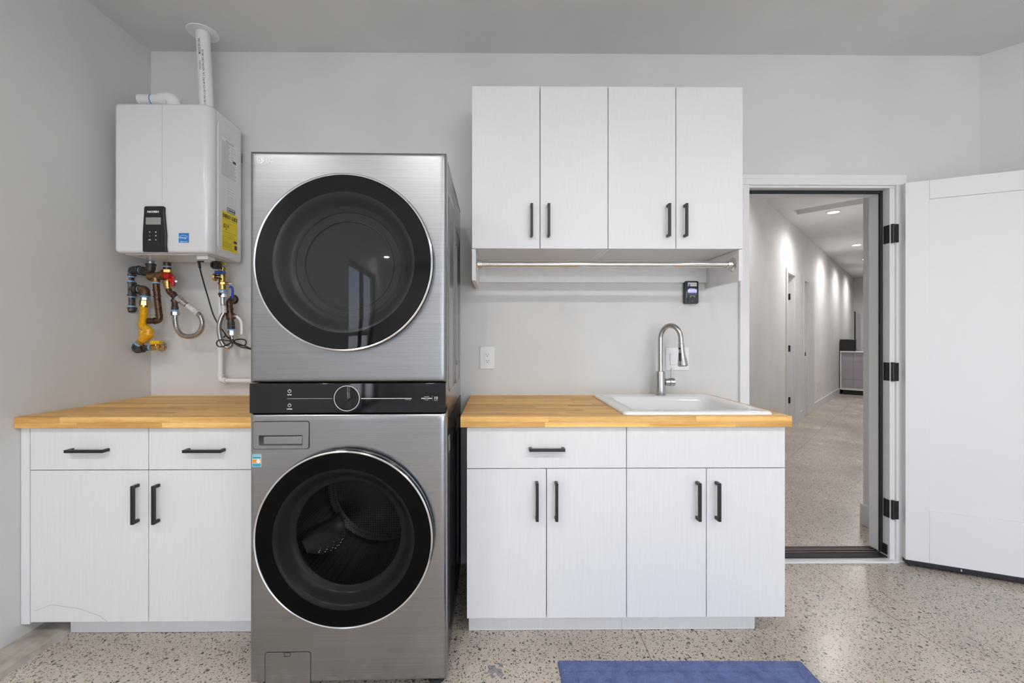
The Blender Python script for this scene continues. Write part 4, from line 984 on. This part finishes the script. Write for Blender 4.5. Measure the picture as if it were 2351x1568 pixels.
# underside fittings
box('bottom_plate', 'plasticw', wh, hx0 + .03, hx1 - .03, hy0 + .03, hy1 - .01, hz0 - .004, hz0 - .0003, bevel=.001)
mb = MB()
for uu, yy in ((.08, .06), (.16, .05), (.20, .08), (.24, .05), (.34, .06), (.38, .10), (.06, .12), (.30, .14)):
    mb.lathe([(.005, 0), (.004, -.003)], (hx0 + uu, hy0 + yy, hz0 - .0043), 'z', 10)
mb.build('screws', 'zinc', wh, kind='stuff')
box('cable_box', 'plasticw', wh, cu(436) , cu(462), hy0 + .045, hy0 + .10, hz0 - .022, hz0 - .0045, bevel=.002)
box('mounting_bracket', 'zinc', wh, hx1 - .034, hx1 - .028, D - .05, D - .0008, hz1 - .16, hz1 - .11, bevel=.001)
# vent pipes
vp = thing('vent_pipe', 'white vertical vent pipe rising from the water heater through the ceiling', 'pipe', (*P(473, 240, 2.16).xy, hz1))
p0, p1 = P(475.5, 246, 2.165), P(466.5, 86, 2.165); p0.z = hz1 + .004; dirv = (p1 - p0); p1 = p0 + dirv * ((HC - .001 - p0.z) / dirv.z)
p1.x = X(466, 2.19); p1.y = 2.19
pipe = MB().tube([p0, p1], .0312, 36).build('pipe', 'pvc', vp, smooth=True)
MB().lathe([(.033, -.004), (.070, -.004), (.0715, -.0006)], (p1.x, p1.y, HC), 'z', 64).build('ceiling_flange', 'pvc', vp, smooth=True)
rv = atan2(p1.x - p0.x, p1.z - p0.z)
def pipetext(s, size, frac, side_, ang2, m):
    # letters climb the pipe; turned towards the camera
    c = p0.lerp(p1, frac); a = radians(ang2)
    n_ = Vector((sin(a), -cos(a), 0)); pos = c + n_ * .0314
    cu_ = bpy.data.curves.new('t', 'FONT'); cu_.body = s; cu_.size = size; cu_.extrude = .0001; cu_.resolution_u = 2; cu_.offset = .0001
    o = bpy.data.objects.new('tmp', cu_); COL.objects.link(o); dg = bpy.context.evaluated_depsgraph_get(); dg.update()
    me = bpy.data.meshes.new_from_object(o.evaluated_get(dg)); bpy.data.objects.remove(o)
    axis = (p1 - p0).normalized(); upv = axis.cross(n_).normalized()
    # text x -> along the pipe, text y -> across, facing n
    yv = n_.cross(axis).normalized()
    mt = Matrix(((axis.x, yv.x, n_.x, pos.x), (axis.y, yv.y, n_.y, pos.y), (axis.z, yv.z, n_.z, pos.z), (0, 0, 0, 1)))
    me.transform(mt)
    off = ORG[vp.name]; me.transform(Matrix.Translation(-off)); me.materials.clear(); me.materials.append(M[m])
    q_ = bpy.data.objects.new('pipe_lettering', me); COL.objects.link(q_); q_.parent = pipe
pipetext('ASTM D1785 PVC-1120 SCH 40 PVC 2 IN  NSF-PW DWV 280 PSI', .0118, .02, 0, 30, 'print')
pipetext('MADE IN USA', .0135, .70, 0, 6, 'print')
pipetext('PVC-DWV', .010, .52, 0, 4, 'print')
ip = thing('intake_pipe', 'short white intake pipe and elbow lying on top of the water heater', 'pipe', (*P(360, 232, 2.16).xy, hz1))
a0 = P(322, 238, 2.165); c0 = P(393, 240, 2.165); a0.z = c0.z = 2.424
k_ = P(375, 0, 2.165).x
MB().tube([(a0.x, 2.165, a0.z), (k_, 2.165, a0.z)], .027, 28).build('pipe', 'pvc', ip, smooth=True)
MB().ring(.0268, .0278, 0, .004, (P(351, 0, 2.165).x, 2.165, a0.z), 36, 'x').build('primer_band', 'stickb', ip, smooth=True, label='violet-blue primer band')
MB().ring(.014, .0265, -.001, .0, (a0.x, 2.165, a0.z), 36, 'x').build('pipe_end', 'tvgrey', ip)
c1 = Vector((P(386, 0, 2.165).x, 2.165, a0.z))
MB().tube([Vector((k_ - .008, 2.165, a0.z)), c1 + Vector((-.008, 0, .002)), c1 + Vector((.008, 0, .003)), c1 + Vector((.024, 0, -.006)), c1 + Vector((.030, 0, -.024)), c1 + Vector((.030, 0, hz1 + .0012 - a0.z))], [.034, .034, .034, .034, .033, .033], 28, smooth_n=4).build('elbow', 'pvc', ip, smooth=True)

# ================================================================== PIPEWORK (crop coordinates of the photo, real depth y)
def q3(a, b, y=2.215): return P(270 + a / 5.058, 580 + b / 5.058, y)
def tube3(par, name, pts, r, m, y=2.215, sm=6, seg=20, **kw):
    pp = [q3(*(p if len(p) == 3 else (*p, y))) for p in pts]
    return MB().tube(pp, r, seg, smooth_n=sm if len(pp) > 2 else 0).build(name, m, par, smooth=True, **kw)
def collar(par, name, a, b, r, m, y=2.215, seg=24, **kw):       # short fat cylinder between two crop points
    pa = q3(*a, y) if len(a) == 2 else q3(*a); pb = q3(*b, y) if len(b) == 2 else q3(*b)
    return MB().tube([pa, pb], r, seg).build(name, m, par, smooth=seg > 8, bevel=.001, **kw)
def corrugated(par, name, pts, r, m, y=2.215, pitch=.0055, **kw):
    pp = catmull([q3(*(p if len(p) == 3 else (*p, y))) for p in pts], 14)
    ln = [0]
    for a_, b_ in zip(pp, pp[1:]): ln.append(ln[-1] + (b_ - a_).length)
    n_ = int(ln[-1] / pitch) * 4; out = []; rs = []; k = 0
    for i in range(n_ + 1):
        s = ln[-1] * i / n_
        while k < len(ln) - 2 and ln[k + 1] < s: k += 1
        t = (s - ln[k]) / max(1e-9, ln[k + 1] - ln[k]); out.append(pp[k].lerp(pp[k + 1], t)); rs.append(r * (1 if i % 4 in (0, 1) else .80))
    return MB().tube(out, rs, 16).build(name, m, par, smooth=True, ang=30, **kw)
# gas line
gp = thing('gas_pipe', 'black iron gas piping with yellow flexible connector under the water heater left side', 'pipe', q3(250, 600))
collar(gp, 'heater_nipple', (385, 99), (385, 135), .0165, 'zinc'); 
tube3(gp, 'elbow', [(385, 135), (386, 175), (372, 205), (345, 218), (300, 216)], .0205, 'iron')
collar(gp, 'elbow_collar', (385, 130), (385, 152), .0235, 'iron'); collar(gp, 'elbow_collar', (312, 217), (295, 216), .0235, 'iron')
collar(gp, 'nipple', (297, 210), (255, 206), .0165, 'iron'); collar(gp, 'thread_tape', (292, 209), (283, 208), .0178, 'tape'); collar(gp, 'thread_tape', (268, 207), (259, 207), .0178, 'tape')
tube3(gp, 'elbow', [(252, 205), (205, 203), (170, 212), (150, 235), (148, 268)], .0205, 'iron')
collar(gp, 'elbow_collar', (258, 206), (238, 205), .0235, 'iron'); collar(gp, 'elbow_collar', (148, 250), (148, 272), .0245, 'iron')
collar(gp, 'nipple', (149, 272), (150, 350), .0160, 'iron'); collar(gp, 'thread_tape', (149, 273), (149, 290), .0185, 'tape'); collar(gp, 'thread_tape', (150, 326), (150, 344), .0185, 'tape')
collar(gp, 'tee', (151, 345), (153, 508), .0215, 'iron'); collar(gp, 'tee_collar', (151, 345), (151, 365), .0245, 'iron'); collar(gp, 'tee_collar', (153, 485), (153, 506), .0245, 'iron')
collar(gp, 'tee_branch', (165, 425), (240, 425), .0200, 'iron'); collar(gp, 'tee_collar', (218, 425), (242, 425), .0245, 'iron')
collar(gp, 'drip_nipple', (156, 508), (158, 640), .0172, 'iron'); collar(gp, 'thread_tape', (156, 508), (156, 522), .0186, 'tape'); collar(gp, 'thread_tape', (158, 616), (158, 634), .0190, 'tape')
MB().lathe([(.0215, 0), (.0245, .002), (.0245, .007), (.0215, .009), (.0215, .020), (.016, .026)], q3(158, 636), (0, 0, -1), 28).build('drip_cap', 'iron', gp, smooth=True)
collar(gp, 'branch_nipple', (240, 425, 2.205), (290, 428, 2.205), .0150, 'rust'); collar(gp, 'thread_tape', (242, 425, 2.205), (250, 425, 2.205), .0165, 'tape')
tube3(gp, 'branch_elbow', [(262, 427), (295, 428), (318, 445), (320, 480), (320, 498)], .0205, 'rust', y=2.205)
collar(gp, 'elbow_collar', (320, 478), (320, 500), .0235, 'iron', y=2.205)
collar(gp, 'thread_tape', (319, 500), (318, 520), .0185, 'tape', y=2.205); collar(gp, 'union_nut', (318, 520), (316, 556), .0195, 'zinc', y=2.205, seg=6); collar(gp, 'brass_nut', (314, 558), (309, 612), .0215, 'brass', y=2.205, seg=6); collar(gp, 'brass_collar', (309, 612), (308, 634), .0205, 'brass', y=2.205)
corrugated(gp, 'yellow_connector', [(308, 634), (305, 720), (297, 800), (285, 850), (283, 868)], .0185, 'yellow', y=2.205, pitch=.005)
tube3(gp, 'amber_bend', [(290, 860), (325, 875), (358, 905), (362, 935), (330, 975), (300, 1005), (285, 1020)], [.017, .020, .023, .026, .024, .020, .015], 'amber', y=2.205)
tube3(gp, 'amber_bend', [(292, 905), (290, 935), (310, 965)], .016, 'amber', y=2.20)
collar(gp, 'brass_nut', (290, 1008), (250, 1060), .0190, 'brass', y=2.205, seg=6); collar(gp, 'thread_tape', (252, 1056), (240, 1072), .0200, 'tape', y=2.205)
tube3(gp, 'lower_elbow', [(245, 1066), (222, 1098), (232, 1122), (262, 1118), (300, 1112)], .0205, 'iron', y=2.21)
collar(gp, 'lower_pipe', (290, 1112), (380, 1105), .0145, 'iron', y=2.215); collar(gp, 'thread_tape', (372, 1105), (388, 1104), .0158, 'tape', y=2.215)
collar(gp, 'valve_body', (388, 1104), (480, 1098), .0155, 'brass', y=2.22); tube3(gp, 'valve_inlet', [(470, 1098, 2.22), (505, 1094, 2.24), (508, 1093, 2.325)], .0125, 'brass', sm=4)
v0 = q3(395, 1062, 2.21); v1 = q3(503, 1020, 2.21)
MB().box(v0.x, v1.x, 2.195, 2.225, v0.z, v1.z).build('valve_handle', 'yellow', gp, bevel=.004, label='yellow plastic valve handle')
collar(gp, 'handle_stem', (445, 1085), (445, 1060), .006, 'brass', y=2.21)
MB().lathe([(.028, 0), (.024, -.005)], (q3(508, 1093, 2.33).x, D - .0008, q3(508, 1093, 2.33).z), 'y', 28).build('wall_escutcheon', 'chrome', gp, smooth=True)
# hot line
hp = thing('hot_water_line', 'red-handled brass valve with aged copper pipe and looping steel hose under the heater', 'pipe', q3(580, 500))
collar(hp, 'heater_nipple', (575, 112), (576, 200), .0175, 'aged'); collar(hp, 'thread_tape', (576, 156), (576, 172), .0190, 'tape')
collar(hp, 'union_nut', (578, 202), (580, 238), .0270, 'brass', seg=6)
collar(hp, 'valve_body', (582, 238), (584, 400), .0180, 'brass'); collar(hp, 'valve_collar', (584, 335), (584, 362), .0215, 'brass')
collar(hp, 'red_cap', (560, 272), (618, 268), .0185, 'red', y=2.195, label='red round valve cap'); 
a_, b_ = q3(630, 390, 2.195), q3(680, 275, 2.195)
MB().box(a_.x, b_.x - .006, 2.185, 2.2, a_.z, b_.z).build('red_lever', 'red', hp, bevel=.004); MB().box(a_.x - .008, b_.x + .004, 2.18, 2.1849, q3(0, 345).z, q3(0, 310).z).build('red_lever', 'red', hp, bevel=.003)
collar(hp, 'lever_screw', (679, 333, 2.1795), (679, 333, 2.172), .006, 'chrome')
collar(hp, 'bronze_tee', (372, 276), (520, 268), .0195, 'bronze', y=2.205); collar(hp, 'tee_leg', (443, 280), (445, 342), .0185, 'bronze', y=2.205); collar(hp, 'tee_end', (498, 268), (530, 268), .0225, 'bronze', y=2.20)
collar(hp, 'tee_end', (366, 276), (384, 276), .0215, 'bronze', y=2.205)
tube3(hp, 'black_clip', [(490, 265, 2.175), (500, 290, 2.175), (530, 315, 2.175), (565, 310, 2.175)], .0022, 'blackp')
collar(hp, 'thread_tape', (445, 340), (446, 360), .0160, 'tape', y=2.205)
tube3(hp, 'relief_pipe', [(446, 358), (452, 430), (465, 560), (476, 660), (484, 725), (486, 765), (470, 788), (440, 794), (390, 793), (335, 793)], .0148, 'aged', y=2.215, sm=5)
for (aa, bb) in (((450, 428), (451, 440)), ((458, 500), (460, 512)), ((482, 716), (484, 730)), ((428, 793), (440, 793))): collar(hp, 'pipe_coupling', aa, bb, .0175, 'aged', y=2.215)
collar(hp, 'reducer', (586, 400), (590, 422), .0150, 'brass')
tube3(hp, 'copper_bend', [(588, 410), (596, 440), (618, 470), (650, 492), (672, 508), (700, 528)], .0135, 'aged')
collar(hp, 'copper_coupling', (630, 472), (655, 494), .0165, 'aged'); collar(hp, 'drop_leg', (665, 500), (665, 665), .0135, 'aged', y=2.225); collar(hp, 'pipe_coupling', (664, 545), (664, 575), .0165, 'aged', y=2.225); collar(hp, 'pipe_coupling', (666, 625), (666, 660), .0160, 'iron', y=2.225)
collar(hp, 'thread_tape', (667, 665), (668, 685), .0162, 'tape', y=2.225); collar(hp, 'hose_nut', (669, 686), (670, 728), .0195, 'zinc', y=2.225, seg=6)
collar(hp, 'thread_tape', (694, 522, 2.21), (706, 532, 2.21), .0160, 'tape'); collar(hp, 'hose_nut', (704, 530, 2.21), (745, 562, 2.21), .0185, 'chrome', seg=6); collar(hp, 'hose_ferrule', (745, 562, 2.21), (800, 605, 2.21), .0150, 'chrome')
corrugated(hp, 'steel_hose', [(671, 728, 2.225), (672, 790, 2.225), (690, 880, 2.22), (740, 950, 2.215), (820, 975, 2.21), (905, 960, 2.205), (965, 905, 2.20), (985, 820, 2.195), (965, 745, 2.195), (925, 700, 2.20), (860, 650, 2.205), (795, 600, 2.21)], .0130, 'steel', pitch=.0062)
collar(hp, 'hose_sleeve', (815, 617, 2.207), (935, 712, 2.199), .0145, 'sleeve')
# cold line
cp = thing('cold_water_line', 'blue-handled brass valves with short steel hose beside the washer tower', 'pipe', q3(1220, 500))
collar(cp, 'heater_nipple', (1215, 118), (1216, 150), .0180, 'brass'); collar(cp, 'brass_manifold', (1140, 122, 2.19), (1225, 130, 2.20), .0125, 'brass')
MB().lathe([(.0205, .03), (.0205, .004), (.018, 0), (.012, 0), (.011, .006)], q3(1112, 142, 2.135), (.15, 1, .1), 28).build('black_filter_cap', 'blackp', cp, smooth=True)
collar(cp, 'thread_tape', (1216, 148), (1217, 166), .0195, 'tape'); collar(cp, 'valve_body', (1218, 166), (1222, 340), .0190, 'brass'); collar(cp, 'valve_collar', (1221, 180), (1221, 200), .0225, 'brass')
a_, b_ = q3(1140, 250, 2.19), q3(1252, 212, 2.19)
MB().box(a_.x, b_.x, 2.178, 2.195, a_.z, b_.z).build('blue_handle', 'blue', cp, bevel=.003)
collar(cp, 'brass_plug', (1125, 286, 2.195), (1222, 292, 2.21), .0130, 'brass'); MB().lathe([(.020, 0), (.020, .010)], q3(1118, 284, 2.19), (1, .2, 0), 24).build('plug_cap', 'brass', cp, smooth=True)
collar(cp, 'plug_stem', (1125, 290, 2.175), (1195, 296, 2.18), .0055, 'blackp')
collar(cp, 'lower_body', (1221, 340), (1222, 432), .0180, 'brass'); collar(cp, 'valve_collar', (1221, 345), (1221, 372), .0210, 'brass', seg=6); collar(cp, 'side_stem', (1240, 362), (1300, 360), .0070, 'brass'); collar(cp, 'side_nut', (1298, 360), (1325, 362), .0095, 'chrome', seg=6)
collar(cp, 'thread_tape', (1222, 432), (1222, 450), .0185, 'tape'); collar(cp, 'thread_tape', (1222, 458), (1222, 476), .0190, 'tape')
collar(cp, 'adaptor', (1222, 448), (1222, 460), .0165, 'chrome'); collar(cp, 'bleed_screw', (1200, 480, 2.2), (1175, 482, 2.19), .0070, 'rust'); collar(cp, 'hose_nut', (1222, 476), (1223, 520), .0165, 'chrome', seg=6)
collar(cp, 'hose_ferrule', (1223, 520), (1226, 600), .0125, 'chrome')
corrugated(cp, 'steel_hose', [(1226, 600, 2.215), (1236, 690, 2.215), (1205, 750, 2.21), (1182, 830, 2.205), (1178, 900, 2.20), (1195, 1000, 2.20), (1232, 1075, 2.205), (1285, 1098, 2.215), (1325, 1070, 2.225), (1332, 1010, 2.23), (1325, 955, 2.235)], .0125, 'steel', pitch=.0060)
collar(cp, 'hose_sleeve', (1228, 618), (1236, 700), .0138, 'sleeve')
collar(cp, 'hose_nut', (1325, 965, 2.236), (1324, 925, 2.238), .0155, 'chrome', seg=6); collar(cp, 'thread_tape', (1323, 905, 2.238), (1322, 888, 2.238), .0180, 'tape')
collar(cp, 'hose_nut', (1324, 928, 2.238), (1323, 900, 2.238), .0185, 'zinc', seg=6)
tube3(cp, 'corroded_pipe', [(1321, 890, 2.24), (1318, 820, 2.24), (1310, 740, 2.24), (1306, 680, 2.24), (1302, 620, 2.24), (1302, 575, 2.245), (1318, 552, 2.26), (1338, 545, 2.29), (1345, 543, 2.328)], .0150, 'aged', sm=5)
collar(cp, 'pipe_coupling', (1302, 640, 2.24), (1303, 668, 2.24), .0180, 'aged'); collar(cp, 'stop_valve', (1309, 705, 2.24), (1315, 775, 2.24), .0205, 'aged'); collar(cp, 'pipe_coupling', (1319, 800, 2.24), (1321, 885, 2.24), .0180, 'iron')
MB().lathe([(.026, 0), (.022, -.006)], (q3(1345, 543, 2.33).x, D - .0008, q3(1345, 543, 2.33).z), 'y', 24).build('wall_escutcheon', 'aged', cp, smooth=True)
collar(cp, 'valve_stem', (1325, 740, 2.235), (1372, 738, 2.225), .0070, 'zinc'); collar(cp, 'stem_nut', (1370, 738, 2.225), (1395, 738, 2.22), .0105, 'chrome', seg=6)
mb = MB()
def strap(pts, w_, t_, y):
    lp_ = []
    pp = catmull([q3(a__, b__, y) for a__, b__ in pts], 5)
    for i, p_ in enumerate(pp):
        tn = (pp[min(i + 1, len(pp) - 1)] - pp[max(i - 1, 0)]).normalized(); s_ = tn.cross(Vector((0, 1, 0))).normalized()
        lp_.append([p_ + s_ * w_ + Vector((0, t_, 0)), p_ - s_ * w_ + Vector((0, t_, 0)), p_ - s_ * w_ - Vector((0, t_, 0)), p_ + s_ * w_ - Vector((0, t_, 0))])
    return MB().loft(lp_)
strap([(1380, 738), (1415, 770), (1435, 810), (1440, 870), (1440, 950)], .0060, .0018, 2.215).build('steel_lever', 'pvc', cp, bevel=.001, label='pale grey steel lever')
strap([(1300, 395), (1325, 405), (1336, 430), (1336, 480), (1333, 535)], .0060, .0022, 2.222).build('blue_lever', 'blue', cp, bevel=.0012)
# condensate drain
cd = thing('condensate_pipe', 'thin white drain pipe dropping beside the heater hoses and turning behind the tower', 'pipe', q3(1195, 900, 2.27))
tube3(cd, 'pipe', [(1195, 300), (1195, 1425)], .0125, 'pvc', y=2.285, sm=0); tube3(cd, 'elbow', [(1195, 1418), (1196, 1450), (1206, 1475), (1235, 1485), (1265, 1485)], .0155, 'pvc', y=2.285)
tube3(cd, 'pipe', [(1255, 1485), (1600, 1487)], .0115, 'pvc', y=2.285, sm=0); collar(cd, 'elbow_collar', (1195, 1412), (1195, 1432), .0175, 'pvc', y=2.285); collar(cd, 'elbow_collar', (1242, 1485), (1262, 1485), .0175, 'pvc', y=2.285)
# power cord
pc_ = tube3(wh, 'power_cord', [(942, 106, 2.14), (955, 180, 2.15), (1000, 350, 2.19), (1050, 520, 2.22), (1100, 690, 2.24), (1150, 800, 2.25), (1210, 890, 2.25), (1280, 985, 2.23), (1340, 1035, 2.19), (1420, 1065, 2.18), (1490, 1090, 2.18), (1560, 1120, 2.18)], .0034, 'blackp', label='black power cord with a looped bundle')
collar(pc_, 'grommet', (925, 103, 2.135), (1000, 103, 2.135), .0035, 'blackp'); collar(pc_, 'strain_relief', (945, 112, 2.14), (957, 180, 2.15), .0060, 'blackp')
tube3(pc_, 'cable_loop', [(1330, 1030, 2.185), (1260, 1020, 2.18), (1180, 1015, 2.17), (1150, 1045, 2.17), (1165, 1085, 2.17), (1220, 1090, 2.175), (1290, 1060, 2.18), (1345, 1035, 2.185)], .0032, 'blackp')
tube3(pc_, 'cable_loop', [(1340, 1035, 2.18), (1380, 1010, 2.175), (1440, 1005, 2.17), (1485, 1020, 2.17), (1490, 1060, 2.17), (1460, 1080, 2.175), (1400, 1065, 2.18), (1340, 1030, 2.185)], .0032, 'blackp')
tube3(pc_, 'cable_loop', [(1230, 985, 2.215), (1250, 968, 2.215), (1290, 985, 2.205), (1340, 1040, 2.18), (1430, 1095, 2.175), (1500, 1110, 2.175), (1560, 1125, 2.175)], .0032, 'blackp')
collar(pc_, 'twist_tie', (1325, 1015, 2.18), (1350, 1050, 2.18), .0085, 'blackp')

# ================================================================== RUG
rg = thing('bath_mat', 'blue tufted bath mat lying on the floor in front of the sink cabinet', 'mat', (.68, 1.25, 0))
from mathutils import noise as NZ
nx, ny = 420, 200
rx0, rx1, ry1 = .222, 1.14, 1.612
def hgt(i, j):
    x = rx0 + (rx1 - rx0) * i / nx; y = ry1 - .60 * j / ny
    ed = min(i / nx * (rx1 - rx0), (1 - i / nx) * (rx1 - rx0), j / ny * .60, (1 - j / ny) * .60)
    h = .014 + .0045 * NZ.noise(Vector((x * 190, y * 190, 0))) + .0018 * NZ.noise(Vector((x * 300, y * 300, 3)))
    if abs(ed - .055) < .006: h -= .0045
    h *= min(1, (ed / .012)) ** .5
    return x + (.0012 * NZ.noise(Vector((x * 40, y * 40, 9)))), y - .010 * (x - rx0) / (rx1 - rx0) + .0012 * NZ.noise(Vector((x * 40, y * 40, 5))), .0012 + max(0, h)
mb = MB(); vs = [hgt(i, j) for j in range(ny + 1) for i in range(nx + 1)]
fs = [(j * (nx + 1) + i, j * (nx + 1) + i + 1, (j + 1) * (nx + 1) + i + 1, (j + 1) * (nx + 1) + i) for j in range(ny) for i in range(nx)]
mb.add(vs, fs).build('pile', 'rug', rg, smooth=True, ang=180)
MB().box(rx0 + .004, rx1 - .004, ry1 - .59, ry1 - .015, .0002, .001).build('backing', 'rug', rg)
